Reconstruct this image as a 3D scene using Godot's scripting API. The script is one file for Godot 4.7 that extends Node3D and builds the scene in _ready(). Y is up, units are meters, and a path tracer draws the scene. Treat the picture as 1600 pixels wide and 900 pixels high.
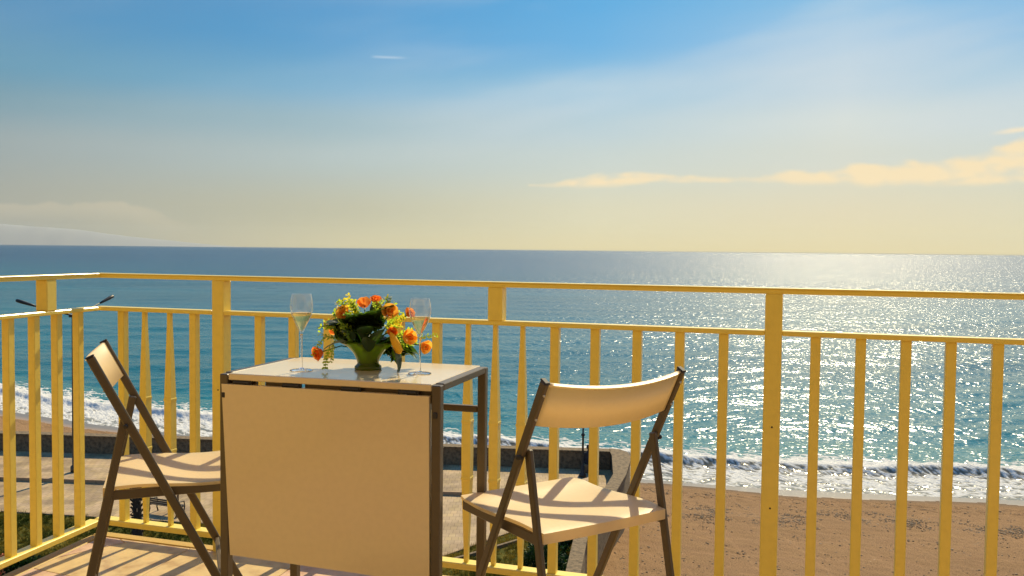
extends Node3D
# A balcony above a beach promenade, sun ahead and to the right. y = 0 is the balcony floor; the promenade lies 9 m below, the sea 12 m below.

const EXPOSURE := 1.3
const SUN_AZ := 20.0      # degrees to the right of -z
const SUN_EL := 40.0
const FOG := 0.000012
const PROM := -9.0
const SEA := -12.0
const RAIL_TURN := -17.67  # the front railing's turn about y
const LEFT_TURN := -12.54
const TABLE_TURN := -16.11

var rng := RandomNumberGenerator.new()
var taken := {}
var M := {}

# ------------------------------------------------------------------ mesh building
class MB:
	var st := SurfaceTool.new()
	func _init(smooth := false) -> void:
		st.begin(Mesh.PRIMITIVE_TRIANGLES)
		st.set_smooth_group(0 if smooth else -1)
	func tri(a: Vector3, b: Vector3, c: Vector3, out := Vector3.ZERO) -> void:
		if out != Vector3.ZERO and (b - a).cross(c - a).dot(out) > 0.0:
			var t := b; b = c; c = t
		st.add_vertex(a); st.add_vertex(b); st.add_vertex(c)
	func fan(p: Array, out: Vector3) -> void:
		for i in range(1, p.size() - 1):
			tri(p[0], p[i], p[i + 1], out)
	func box(xf: Transform3D, size: Vector3, bev := 0.0) -> void:
		var h := size / 2.0
		bev = minf(bev, minf(h.x, minf(h.y, h.z)) * 0.9)
		var c := {}
		for sx in [-1, 1]:
			for sy in [-1, 1]:
				for sz in [-1, 1]:
					var s := Vector3(sx, sy, sz)
					for ax in 3:
						var q := s * (h - Vector3.ONE * bev)
						q[ax] = s[ax] * h[ax]
						c[[sx, sy, sz, ax]] = xf * q
		var o := xf.basis
		for ax in 3:
			var b1 := (ax + 1) % 3
			var b2 := (ax + 2) % 3
			for s in [-1, 1]:
				var p := []
				for k in [[-1, -1], [1, -1], [1, 1], [-1, 1]]:
					var v := [0, 0, 0, ax]
					v[ax] = s; v[b1] = k[0]; v[b2] = k[1]
					p.append(c[v])
				var n := Vector3.ZERO
				n[ax] = s
				fan(p, o * n)
				if bev > 0.0:
					for t in [-1, 1]:
						# edge between face ax (sign s) and face b1 (sign t), along b2
						var e := []
						for k in [[-1, ax], [1, ax], [1, b1], [-1, b1]]:
							var v := [0, 0, 0, k[1]]
							v[ax] = s; v[b1] = t; v[b2] = k[0]
							e.append(c[v])
						var en := Vector3.ZERO
						en[ax] = s; en[b1] = t
						fan(e, o * en)
		if bev > 0.0:
			for sx in [-1, 1]:
				for sy in [-1, 1]:
					for sz in [-1, 1]:
						tri(c[[sx, sy, sz, 0]], c[[sx, sy, sz, 1]], c[[sx, sy, sz, 2]], o * Vector3(sx, sy, sz))
	func bar(a: Vector3, b: Vector3, w: float, h: float, up := Vector3.UP, bev := 0.002) -> void:
		# from a to b; h measured along up, w across
		var y := (b - a).normalized()
		var x := y.cross(up).normalized()
		var z := x.cross(y)
		box(Transform3D(Basis(x, y, z), (a + b) / 2.0), Vector3(w, a.distance_to(b), h), bev)
	func lathe(prof: Array, n := 24, xf := Transform3D.IDENTITY, turn := 0.0) -> void:
		for i in prof.size() - 1:
			var p: Vector2 = prof[i]
			var q: Vector2 = prof[i + 1]
			var nr := Vector2(q.y - p.y, -(q.x - p.x))
			for k in n:
				var a0 := TAU * k / n + turn
				var a1 := TAU * (k + 1) / n + turn
				var d0 := Vector3(cos(a0), 0, sin(a0))
				var d1 := Vector3(cos(a1), 0, sin(a1))
				var out: Vector3 = xf.basis * ((d0 + d1) * 0.5 * nr.x + Vector3.UP * nr.y)
				var A: Vector3 = xf * (d0 * p.x + Vector3.UP * p.y)
				var B: Vector3 = xf * (d1 * p.x + Vector3.UP * p.y)
				var C: Vector3 = xf * (d1 * q.x + Vector3.UP * q.y)
				var D: Vector3 = xf * (d0 * q.x + Vector3.UP * q.y)
				if p.x > 1e-6: tri(A, B, C, out)
				if q.x > 1e-6: tri(A, C, D, out)
	func tube(pts: Array, rad: Array, n := 8) -> void:
		var rings := []
		var side := Vector3.ZERO
		for i in pts.size():
			var t: Vector3 = (pts[mini(i + 1, pts.size() - 1)] - pts[maxi(i - 1, 0)]).normalized()
			if side == Vector3.ZERO:
				side = t.cross(Vector3.UP if absf(t.y) < 0.9 else Vector3.RIGHT).normalized()
			side = (side - t * side.dot(t)).normalized()
			var up := side.cross(t)
			var ring := []
			for k in n:
				var a := TAU * k / n
				ring.append(pts[i] + (side * cos(a) + up * sin(a)) * rad[mini(i, rad.size() - 1)])
			rings.append(ring)
		for i in rings.size() - 1:
			for k in n:
				var out: Vector3 = rings[i][k] + rings[i][(k + 1) % n] - pts[i] * 2.0 + (rings[i + 1][k] - pts[i + 1])
				tri(rings[i][k], rings[i][(k + 1) % n], rings[i + 1][(k + 1) % n], out)
				tri(rings[i][k], rings[i + 1][(k + 1) % n], rings[i + 1][k], out)
		fan(rings[0], pts[0] - pts[1])
		fan(rings[-1], pts[-1] - pts[-2])
	func prism(poly: PackedVector2Array, y0: float, y1: float, bev := 0.0) -> void:
		# a convex polygon in xz, extruded, its top edge chamfered
		var mid := Vector2.ZERO
		for p in poly: mid += p / poly.size()
		var low := []; var edge := []; var top := []
		for p in poly:
			var q := p + (mid - p).normalized() * bev * 1.4
			low.append(Vector3(p.x, y0, p.y)); edge.append(Vector3(p.x, y1 - bev, p.y)); top.append(Vector3(q.x, y1, q.y))
		var n := poly.size()
		for i in n:
			var j := (i + 1) % n
			var out: Vector3 = low[i] + low[j] - 2.0 * Vector3(mid.x, y0, mid.y)
			tri(low[i], low[j], edge[j], out); tri(low[i], edge[j], edge[i], out)
			if bev > 0.0:
				tri(edge[i], edge[j], top[j], out + Vector3.UP); tri(edge[i], top[j], top[i], out + Vector3.UP)
		fan(top, Vector3.UP)
	func grid(p: Array) -> void:
		# p[i][j] points; both sides are drawn, winding follows i x j
		for i in p.size() - 1:
			for j in p[i].size() - 1:
				tri(p[i][j], p[i + 1][j], p[i + 1][j + 1]); tri(p[i][j], p[i + 1][j + 1], p[i][j + 1])
	func done() -> ArrayMesh:
		st.generate_normals()
		st.index()
		return st.commit()

func numbered(called: String) -> String:
	var n: int = taken.get(called, -1) + 1
	taken[called] = n
	return called if n == 0 else "%s_%03d" % [called, n]

func obj(called: String, mesh: Mesh, material: Material, parent: Node3D = null) -> MeshInstance3D:
	var o := MeshInstance3D.new()
	o.mesh = mesh
	o.material_override = material
	if parent == null:
		o.name = numbered(called)
		add_child(o)
	else:
		var k := 0
		var nm := called
		while parent.has_node(nm):
			k += 1
			nm = "%s_%03d" % [called, k]
		o.name = nm
		parent.add_child(o, true)
	return o

func tag(o: Node3D, label: String, category: String, group := "") -> void:
	o.set_meta("label", label)
	o.set_meta("category", category)
	if group: o.set_meta("group", group)

func thing(called: String, label: String, category: String, at := Vector3.ZERO, turn := 0.0, group := "") -> Node3D:
	var o := Node3D.new()
	o.name = numbered(called)
	add_child(o)
	o.position = at
	o.rotation_degrees.y = turn
	tag(o, label, category, group)
	return o

func struct(called: String, mesh: Mesh, material: Material) -> MeshInstance3D:
	var o := obj(called, mesh, material)
	o.set_meta("kind", "structure")
	return o

func stuff(o: Node) -> void:
	o.set_meta("kind", "stuff")

# ------------------------------------------------------------------ materials
func lin(r: float, g: float, b: float) -> Color:
	return Color(r, g, b).linear_to_srgb()

func noise(freq: float, oct := 4, sd := 1, type := FastNoiseLite.TYPE_SIMPLEX_SMOOTH) -> FastNoiseLite:
	var n := FastNoiseLite.new()
	n.noise_type = type
	n.frequency = freq
	n.fractal_octaves = oct
	n.seed = sd
	return n

func noise_tex(n: FastNoiseLite, size: int, ramp: Array = [], normal := 0.0) -> NoiseTexture2D:
	var t := NoiseTexture2D.new()
	t.width = size; t.height = size
	t.seamless = true
	t.noise = n
	if normal > 0.0:
		t.as_normal_map = true
		t.bump_strength = normal
	if ramp:
		var g := Gradient.new()
		g.offsets = PackedFloat32Array(ramp.map(func(x): return x[0]))
		g.colors = PackedColorArray(ramp.map(func(x): return x[1]))
		t.color_ramp = g
	return t

func mat(called: String, c: Color, rough: float, spec := 0.5) -> StandardMaterial3D:
	var m := StandardMaterial3D.new()
	m.resource_name = called
	m.albedo_color = c
	m.roughness = rough
	m.metallic_specular = spec
	M[called] = m
	return m

func grained(m: StandardMaterial3D, scale: float, tex: Texture2D, bump: Texture2D = null, depth := 0.0, world := true) -> void:
	m.uv1_triplanar = true
	m.uv1_world_triplanar = world
	m.uv1_scale = Vector3.ONE * scale
	if tex: m.albedo_texture = tex
	if bump:
		m.heightmap_enabled = true
		m.heightmap_texture = bump
		m.heightmap_scale = depth

func grey(a: float) -> Color:
	return Color(a, a, a)

func materials() -> void:
	var fine := noise_tex(noise(0.02, 5, 3), 512, [[0.0, grey(0.95)], [0.5, grey(0.985)], [1.0, grey(1.0)]])
	var bump := noise_tex(noise(0.04, 4, 5), 512)
	var m := mat("yellow_paint", lin(0.87, 0.67, 0.13), 0.28)
	grained(m, 2.6, fine, bump, 0.03)
	m = mat("shaded_lip_paint", lin(0.46, 0.30, 0.06), 0.6)  # rail yellow made darker: the shade under the rails is in the colour
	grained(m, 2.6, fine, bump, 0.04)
	m = mat("metal", lin(0.115, 0.086, 0.052), 0.36)
	m.metallic = 0.25
	grained(m, 5.0, fine, bump, 0.01)
	m = mat("rubber", lin(0.03, 0.026, 0.022), 0.7)
	m = mat("steel", lin(0.5, 0.47, 0.42), 0.3)
	m.metallic = 0.9
	var lam := noise_tex(noise(0.03, 5, 9), 512, [[0.0, grey(0.975)], [0.6, grey(0.992)], [1.0, grey(1.0)]])
	m = mat("laminate", lin(0.80, 0.635, 0.385), 0.16)
	m.clearcoat_enabled = true
	m.clearcoat = 0.3
	m.clearcoat_roughness = 0.05
	grained(m, 3.0, lam, null)
	m = mat("chair_plastic", lin(0.90, 0.73, 0.44), 0.42)
	m.backlight_enabled = true
	m.backlight = lin(0.84, 0.84, 0.84)
	grained(m, 4.0, lam, bump, 0.012)
	# stone floor, four tones
	var stone := noise_tex(noise(0.012, 6, 21), 512, [[0.0, Color(0.80, 0.72, 0.66)], [0.4, Color(0.95, 0.92, 0.88)], [0.7, Color(1, 0.98, 0.94)], [1.0, Color(1, 0.93, 0.88)]])
	var tones := [lin(0.60, 0.47, 0.25), lin(0.60, 0.46, 0.27), lin(0.58, 0.44, 0.22), lin(0.60, 0.42, 0.30)]
	for i in 4:
		m = mat("stone_%d" % i, tones[i], 0.42)
		grained(m, 1.7, stone, bump, 0.05)
	m = mat("grout", lin(0.40, 0.30, 0.18), 0.9)
	m = mat("facade", lin(0.40, 0.28, 0.14), 0.9)
	grained(m, 0.8, fine, bump, 0.15)
	m = mat("door_wood", lin(0.30, 0.17, 0.07), 0.5)
	m = mat("door_glass", lin(0.02, 0.025, 0.03), 0.05)
	# ground
	m = mat("paving", Color.WHITE, 0.85)
	m.albedo_texture = paver_picture()
	m.uv1_triplanar = true; m.uv1_world_triplanar = true
	m.uv1_scale = Vector3.ONE / 4.8
	m.uv1_triplanar_sharpness = 8.0
	m.detail_enabled = true
	m.detail_blend_mode = BaseMaterial3D.BLEND_MODE_MUL
	m.detail_albedo = noise_tex(noise(0.008, 5, 31), 1024, [[0.0, Color(0.72, 0.70, 0.68)], [0.42, Color(0.9, 0.89, 0.88)], [0.6, Color(1, 1, 1)], [1.0, Color(1, 0.97, 0.94)]])
	m.detail_uv_layer = BaseMaterial3D.DETAIL_UV_2
	m.uv2_triplanar = true; m.uv2_world_triplanar = true
	m.uv2_scale = Vector3.ONE / 19.0
	m = mat("kerb_stone", lin(0.36, 0.25, 0.15), 0.9)
	grained(m, 0.7, stone, bump, 0.3)
	m = mat("wall_stone", lin(0.23, 0.155, 0.08), 0.95)
	grained(m, 0.45, noise_tex(noise(0.02, 6, 41), 512, [[0.0, grey(0.55)], [0.45, grey(0.85)], [1.0, grey(1.0)]]), bump, 1.5)
	m = mat("lawn", Color.WHITE, 0.95, 0.2)
	m.albedo_texture = noise_tex(noise(0.012, 6, 51), 1024, [[0.0, lin(0.03, 0.034, 0.004)], [0.42, lin(0.06, 0.062, 0.008)], [0.6, lin(0.11, 0.095, 0.014)], [1.0, lin(0.20, 0.14, 0.035)]])
	m.uv1_triplanar = true; m.uv1_world_triplanar = true
	m.uv1_scale = Vector3.ONE / 7.0
	m = mat("grass_blade", Color.WHITE, 0.8, 0.2)
	m.vertex_color_use_as_albedo = true
	m.backlight_enabled = true
	m.backlight = lin(0.5, 0.5, 0.5)
	m = mat("leaf", Color.WHITE, 0.55, 0.4)
	m.vertex_color_use_as_albedo = true
	m.backlight_enabled = true
	m.backlight = lin(0.35, 0.35, 0.35)
	m = mat("sand", Color.WHITE, 0.95, 0.2)
	m.vertex_color_use_as_albedo = true
	grained(m, 0.4, noise_tex(noise(0.03, 6, 61), 1024, [[0.0, grey(0.62)], [0.4, grey(0.92)], [0.7, grey(1.0)], [1.0, grey(1.0)]]), noise_tex(noise(0.05, 5, 62), 1024), 4.0)
	m = mat("wet_sand", Color.WHITE, 0.3, 0.5)
	m.vertex_color_use_as_albedo = true
	grained(m, 0.4, null, noise_tex(noise(0.02, 3, 63), 512), 0.6)
	m = mat("pebble", Color.WHITE, 0.8)
	m.vertex_color_use_as_albedo = true
	m = mat("iron", lin(0.018, 0.016, 0.014), 0.5)
	m = mat("pole_paint", lin(0.06, 0.045, 0.03), 0.5)
	m = mat("bench_wood", lin(0.075, 0.055, 0.035), 0.6)
	m = mat("bark", lin(0.045, 0.03, 0.018), 0.95)
	m = mat("stake_wood", lin(0.24, 0.15, 0.08), 0.8)
	m = mat("lamp_glass", lin(0.5, 0.48, 0.42), 0.3)
	m = mat("cloth_dark", lin(0.02, 0.02, 0.025), 0.9)
	m = mat("skin", lin(0.36, 0.2, 0.13), 0.6)
	m = mat("hair", lin(0.012, 0.009, 0.007), 0.6)
	# water
	var ripple := noise_tex(noise(0.016, 3, 71), 1024, [], 7.0)
	m = mat("water", Color.WHITE, 0.21, 0.28)
	m.vertex_color_use_as_albedo = true
	m.normal_enabled = true
	m.normal_texture = ripple
	m.normal_scale = 1.0
	m.uv1_triplanar = true; m.uv1_world_triplanar = true
	m.uv1_scale = Vector3(1.0 / 19.0, 1.0 / 19.0, 1.0 / 13.0)
	for far in [["water_middle", 30.0, 1.2, 0.23, 0.28], ["water_far", 80.0, 1.25, 0.26, 0.27]]:
		m = M.water.duplicate()
		m.resource_name = far[0]
		m.uv1_scale = Vector3(1.0 / far[1], 1.0 / far[1], 1.0 / (far[1] * 0.62))
		m.normal_scale = far[2]
		m.roughness = far[3]
		m.metallic_specular = far[4]
		M[far[0]] = m
	m = mat("foam", Color.WHITE, 0.9, 0.2)
	m.vertex_color_use_as_albedo = true
	grained(m, 0.35, null, noise_tex(noise(0.03, 5, 73), 512), 6.0)
	m = mat("mountain", lin(0.26, 0.27, 0.27), 1.0)
	# table things
	m = mat("glass", Color(1, 1, 1, 0.025), 0.02)
	m.transparency = BaseMaterial3D.TRANSPARENCY_ALPHA
	m = mat("solid_glass", Color(1, 1, 1, 0.0), 0.0)
	m.refraction_enabled = true
	m.refraction_scale = 0.05
	m = mat("wine", Color(0.98, 0.84, 0.48, 0.0), 0.0)
	m.refraction_enabled = true
	m.refraction_scale = 0.034
	m = mat("vase_glass", lin(0.085, 0.115, 0.008), 0.08)
	m.backlight_enabled = true
	m.backlight = lin(0.30, 0.40, 0.03)
	for c in [["rose_orange", lin(0.92, 0.34, 0.05)], ["rose_deep", lin(0.88, 0.24, 0.03)], ["rose_amber", lin(0.94, 0.48, 0.06)], ["petal_yellow", lin(0.85, 0.55, 0.06)]]:
		m = mat(c[0], c[1], 0.6, 0.3)
		m.backlight_enabled = true
		m.backlight = c[1]
	for c in [["leaf_dark", lin(0.012, 0.024, 0.004), lin(0.05, 0.10, 0.01)], ["leaf_mid", lin(0.04, 0.075, 0.01), lin(0.22, 0.42, 0.03)], ["leaf_lime", lin(0.22, 0.27, 0.015), lin(0.62, 0.80, 0.05)], ["leaf_yellow", lin(0.46, 0.38, 0.02), lin(0.85, 0.72, 0.04)]]:
		m = mat(c[0], c[1], 0.5, 0.4)
		m.backlight_enabled = true
		m.backlight = c[2]

func paver_picture() -> ImageTexture:
	# 4.8 m of pavers 0.24 x 0.4 m in running bond
	var im := Image.create(960, 960, false, Image.FORMAT_RGB8)
	var r := RandomNumberGenerator.new()
	r.seed = 77
	im.fill(lin(0.19, 0.125, 0.065))
	for row in 12:
		for k in 20:
			var x := k * 48 + (24 if row % 2 else 0)
			var t := r.randf_range(0.86, 1.08)
			var c := lin(0.41 * t, 0.285 * t, 0.15 * t * r.randf_range(0.9, 1.1))
			im.fill_rect(Rect2i(x + 2, row * 80 + 2, 45, 77), c)
			if x + 48 > 960:
				im.fill_rect(Rect2i(x - 958, row * 80 + 2, 45, 77), c)
	return ImageTexture.create_from_image(im)

# ------------------------------------------------------------------ sky
const SKY_EL := [0.0, 2.4, 5.7, 7.8, 9.8, 12.8, 16.2, 34.0, 90.0]
var sky_rows := [  # columns: 0, 15, 30, 50, 180 degrees from the sun's azimuth; what the eye sees, sRGB
	[[231, 217, 174], [227, 215, 174], [212, 203, 168], [166, 166, 158], [160, 165, 165]],
	[[228, 218, 186], [222, 217, 188], [196, 194, 170], [172, 173, 161], [165, 172, 172]],
	[[216, 219, 206], [204, 214, 208], [184, 198, 196], [158, 170, 170], [150, 172, 185]],
	[[216, 223, 218], [188, 209, 216], [160, 187, 196], [132, 162, 174], [130, 165, 190]],
	[[200, 216, 224], [158, 199, 222], [128, 178, 208], [112, 158, 182], [118, 162, 195]],
	[[158, 199, 228], [115, 180, 225], [98, 162, 208], [92, 147, 186], [105, 155, 200]],
	[[128, 187, 226], [98, 173, 224], [88, 154, 205], [84, 138, 184], [95, 148, 200]],
	[[112, 172, 230], [96, 160, 225], [82, 148, 210], [78, 138, 200], [80, 140, 205]],
	[[80, 140, 205], [80, 140, 205], [80, 140, 205], [80, 140, 205], [80, 140, 205]],
]
var sky_lin := []
var n_veil: FastNoiseLite
var n_cloud: FastNoiseLite
const CL_AZ := [1.5, 2.8, 5.2, 8.0, 11.9, 15.7, 19.4, 22.9, 26.2, 29.4, 34.0]
const CL_TOP := [4.1, 4.3, 5.1, 4.85, 4.66, 4.7, 5.0, 5.35, 5.7, 6.3, 6.6]
const CL_BOT := [4.1, 4.0, 3.97, 4.2, 4.36, 4.26, 4.05, 3.9, 3.87, 3.9, 4.2]
const CP_AZ := [-40.0, -34.0, -29.5, -27.7, -26.4, -24.7, -23.0, -22.0, -21.0, -19.0]
const CP_TOP := [1.8, 2.3, 2.42, 2.5, 2.62, 2.55, 2.45, 2.2, 1.85, 1.2]

func along(xs: Array, ys: Array, x: float) -> float:
	for i in xs.size() - 1:
		if x <= xs[i + 1]:
			return lerpf(ys[i], ys[i + 1], clampf((x - xs[i]) / (xs[i + 1] - xs[i]), 0.0, 1.0))
	return ys[-1]

func sky_at(az: float, el: float) -> Vector3:
	var away := absf(wrapf(az - SUN_AZ, -180.0, 180.0))
	var cols := [0.0, 15.0, 30.0, 50.0, 180.0]
	var j := 0
	while j < 3 and away > cols[j + 1]: j += 1
	var u := clampf((away - cols[j]) / (cols[j + 1] - cols[j]), 0.0, 1.0)
	var e := maxf(el, 0.0)
	var i := 0
	while i < 7 and e > SKY_EL[i + 1]: i += 1
	var v := clampf((e - SKY_EL[i]) / (SKY_EL[i + 1] - SKY_EL[i]), 0.0, 1.0)
	v = lerpf(v, v * v * (3 - 2 * v), 0.5)
	var c: Vector3 = (sky_lin[i][j] as Vector3).lerp(sky_lin[i][j + 1], u).lerp((sky_lin[i + 1][j] as Vector3).lerp(sky_lin[i + 1][j + 1], u), v)
	# thin veil, drawn out along a slope that climbs to the right
	var s := deg_to_rad(8.0)
	var a := wrapf(az, -180.0, 180.0)
	var p := Vector2(a * cos(s) + e * sin(s), e * cos(s) - a * sin(s))
	var w := n_veil.get_noise_2d(p.x * 0.8, p.y * 4.2) * 0.5 + 0.5
	w = smoothstep(0.34, 0.80, w) * clampf((e - 2.0) / 6.0, 0.0, 1.0) * clampf(1.0 - (e - 18.0) / 25.0, 0.0, 1.0)
	c = c.lerp(Vector3(0.70, 0.75, 0.76), w * lerpf(0.06, 0.42, smoothstep(-16.0, 6.0, a)))
	# glow round the sun
	var d := Vector3(sin(deg_to_rad(az)) * cos(deg_to_rad(el)), sin(deg_to_rad(el)), -cos(deg_to_rad(az)) * cos(deg_to_rad(el)))
	var ang := rad_to_deg(acos(clampf(d.dot(sun_dir()), -1.0, 1.0)))
	var g := maxf(0.0, 1.0 - ang / 27.0)
	c += Vector3(1.0, 0.93, 0.80) * g * g * 1.6
	# the long low cloud on the right
	if a > 1.0 and a < 36.0 and e < 8.0:
		var top := along(CL_AZ, CL_TOP, a)
		var bot := along(CL_AZ, CL_BOT, a)
		var fat := clampf((top - bot) / 0.9, 0.15, 1.0)
		var rag := n_cloud.get_noise_2d(a * 9.0, e * 26.0)
		var rag2 := n_cloud.get_noise_2d(a * 3.0 + 300.0, e * 9.0)
		var k := minf(smoothstep(0.0, 0.05 + 0.42 * fat, e - bot + rag * 0.22 * fat + 0.12), smoothstep(0.0, 0.05 + 0.26 * fat, top - e + rag * 0.36 * fat + rag2 * 0.24 + 0.05))
		k *= clampf(0.82 + rag * 1.2 + rag2 * 0.6, 0.0, 1.0)
		c = c.lerp(Vector3(0.95, 0.78, 0.50), k * lerpf(0.62, 0.95, fat))
		var k2 := smoothstep(0.0, 0.12, 0.13 + rag * 0.12 - absf(e - 6.75 - (a - 28.0) * 0.12)) * smoothstep(27.4, 29.0, a)
		c = c.lerp(Vector3(0.95, 0.80, 0.56), k2 * 0.8)
	# heaped clouds low on the left
	if a < -18.0 and a > -42.0 and e < 4.0:
		var top2 := along(CP_AZ, CP_TOP, a)
		var puff := n_cloud.get_noise_2d(a * 16.0, e * 20.0 + 90.0) * 0.22 + n_cloud.get_noise_2d(a * 5.0, 30.0) * 0.3 - 0.1
		var k3 := smoothstep(0.0, 0.14, top2 - e + puff) * smoothstep(-0.2, 1.5, e - top2 + 1.5)
		c = c.lerp(Vector3(0.66, 0.58, 0.43), k3 * 0.4 * smoothstep(-18.5, -23.0, a))
	# a short vapour trail
	var tr := smoothstep(0.055, 0.0, absf(e - 11.74 - (a + 7.7) * 0.02)) * smoothstep(-9.1, -8.6, a) * smoothstep(-6.3, -7.4, a)
	c = c.lerp(Vector3(0.72, 0.80, 0.86), tr * 0.55)
	# the haze that is built in front of the sky adds its own light; the sky behind it is what is left
	var through := exp(-FOG * minf(42000.0, 950.0 / maxf(sin(deg_to_rad(e)), 0.001)))
	c = (c - Vector3(0.565, 0.55, 0.47) * (1.0 - through)) / through
	return c.max(Vector3.ZERO) / EXPOSURE

func sun_dir() -> Vector3:
	var a := deg_to_rad(SUN_AZ)
	var e := deg_to_rad(SUN_EL)
	return Vector3(sin(a) * cos(e), sin(e), -cos(a) * cos(e))

func sky_picture() -> ImageTexture:
	n_veil = noise(0.03, 5, 11)
	n_cloud = noise(0.03, 5, 12)
	for row in sky_rows:
		var l := []
		for c in row:
			var k := Color8(c[0], c[1], c[2]).srgb_to_linear()
			l.append(Vector3(k.r, k.g, k.b))
		sky_lin.append(l)
	var W := 4096
	var H := 2048
	var im := Image.create(360, 180, false, Image.FORMAT_RGBF)
	for y in 180:
		var el := 90.0 - (y + 0.5)
		for x in 360:
			var c := sky_at(x + 0.5, el)
			im.set_pixel(x, y, Color(c.x, c.y, c.z))
	im.resize(W, H, Image.INTERPOLATE_BILINEAR)
	# the part round the view again, pixel by pixel
	for y in range(int(H * (90.0 - 23.0) / 180.0), H / 2 + 2):
		var el := 90.0 - (y + 0.5) * 180.0 / H
		for k in range(-430, 430):
			var c := sky_at((k + 0.5) * 360.0 / W, el)
			im.set_pixel((k + W) % W, y, Color(c.x, c.y, c.z))
	return ImageTexture.create_from_image(im)

# ------------------------------------------------------------------ scene
func _ready() -> void:
	rng.seed = 2024
	var cam := Camera3D.new()
	cam.name = "camera"
	add_child(cam)
	cam.fov = 35.43
	cam.near = 0.05
	cam.far = 120000.0
	cam.position = Vector3(0, 1.049, 0)
	# pitch and roll: the horizon drops to the right
	cam.basis = Basis(Vector3.RIGHT, -0.0424) * Basis(Vector3.BACK, 0.0107)
	cam.current = true

	var we := WorldEnvironment.new()
	we.name = "world"
	var env := Environment.new()
	var sky := Sky.new()
	var pano := PanoramaSkyMaterial.new()
	pano.panorama = sky_picture()
	sky.sky_material = pano
	env.background_mode = Environment.BG_SKY
	env.sky = sky
	env.tonemap_mode = Environment.TONE_MAPPER_LINEAR
	env.tonemap_exposure = EXPOSURE
	env.ssao_enabled = true
	env.ssil_enabled = true
	env.sdfgi_enabled = true
	env.fog_enabled = true
	env.fog_density = FOG
	env.fog_light_color = Color(0.86, 0.86, 0.82)
	we.environment = env
	add_child(we)

	var sun := DirectionalLight3D.new()
	sun.name = "sun"
	sun.light_energy = 1.6
	sun.light_color = Color(1.0, 0.93, 0.76)
	sun.light_angular_distance = 0.5
	sun.shadow_enabled = true
	sun.basis = Basis.looking_at(-sun_dir())
	add_child(sun)

	materials()
	sea()
	beach()
	promenade()
	balcony()
	railings()
	table()
	chairs()
	table_top_things()
	street_things()
	planting()

# ------------------------------------------------------------------ sea and shore
const SH_X := [-300.0, -120.0, -60.0, -40.3, -30.2, -20.7, -8.0, 6.4, 14.2, 27.4, 50.0, 120.0, 300.0]
const SH_Z := [-330.0, -132.0, -83.0, -70.7, -65.3, -61.2, -56.5, -51.6, -49.4, -47.6, -46.5, -48.0, -70.0]
var n_shore := FastNoiseLite.new()

func shore(x: float) -> float:
	return along(SH_X, SH_Z, x)

var waves := []
func make_waves() -> void:
	var r := RandomNumberGenerator.new()
	r.seed = 5
	for i in 20:
		var l := 0.8 * pow(16.0 / 0.8, i / 19.0)
		var a := deg_to_rad(r.randf_range(-38, 38) + 12.0)
		waves.append([Vector2(sin(a), cos(a)) * TAU / l, 0.0062 * l * r.randf_range(0.7, 1.3) * (1.0 if l < 5 else 0.55), r.randf() * TAU, l])

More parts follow.
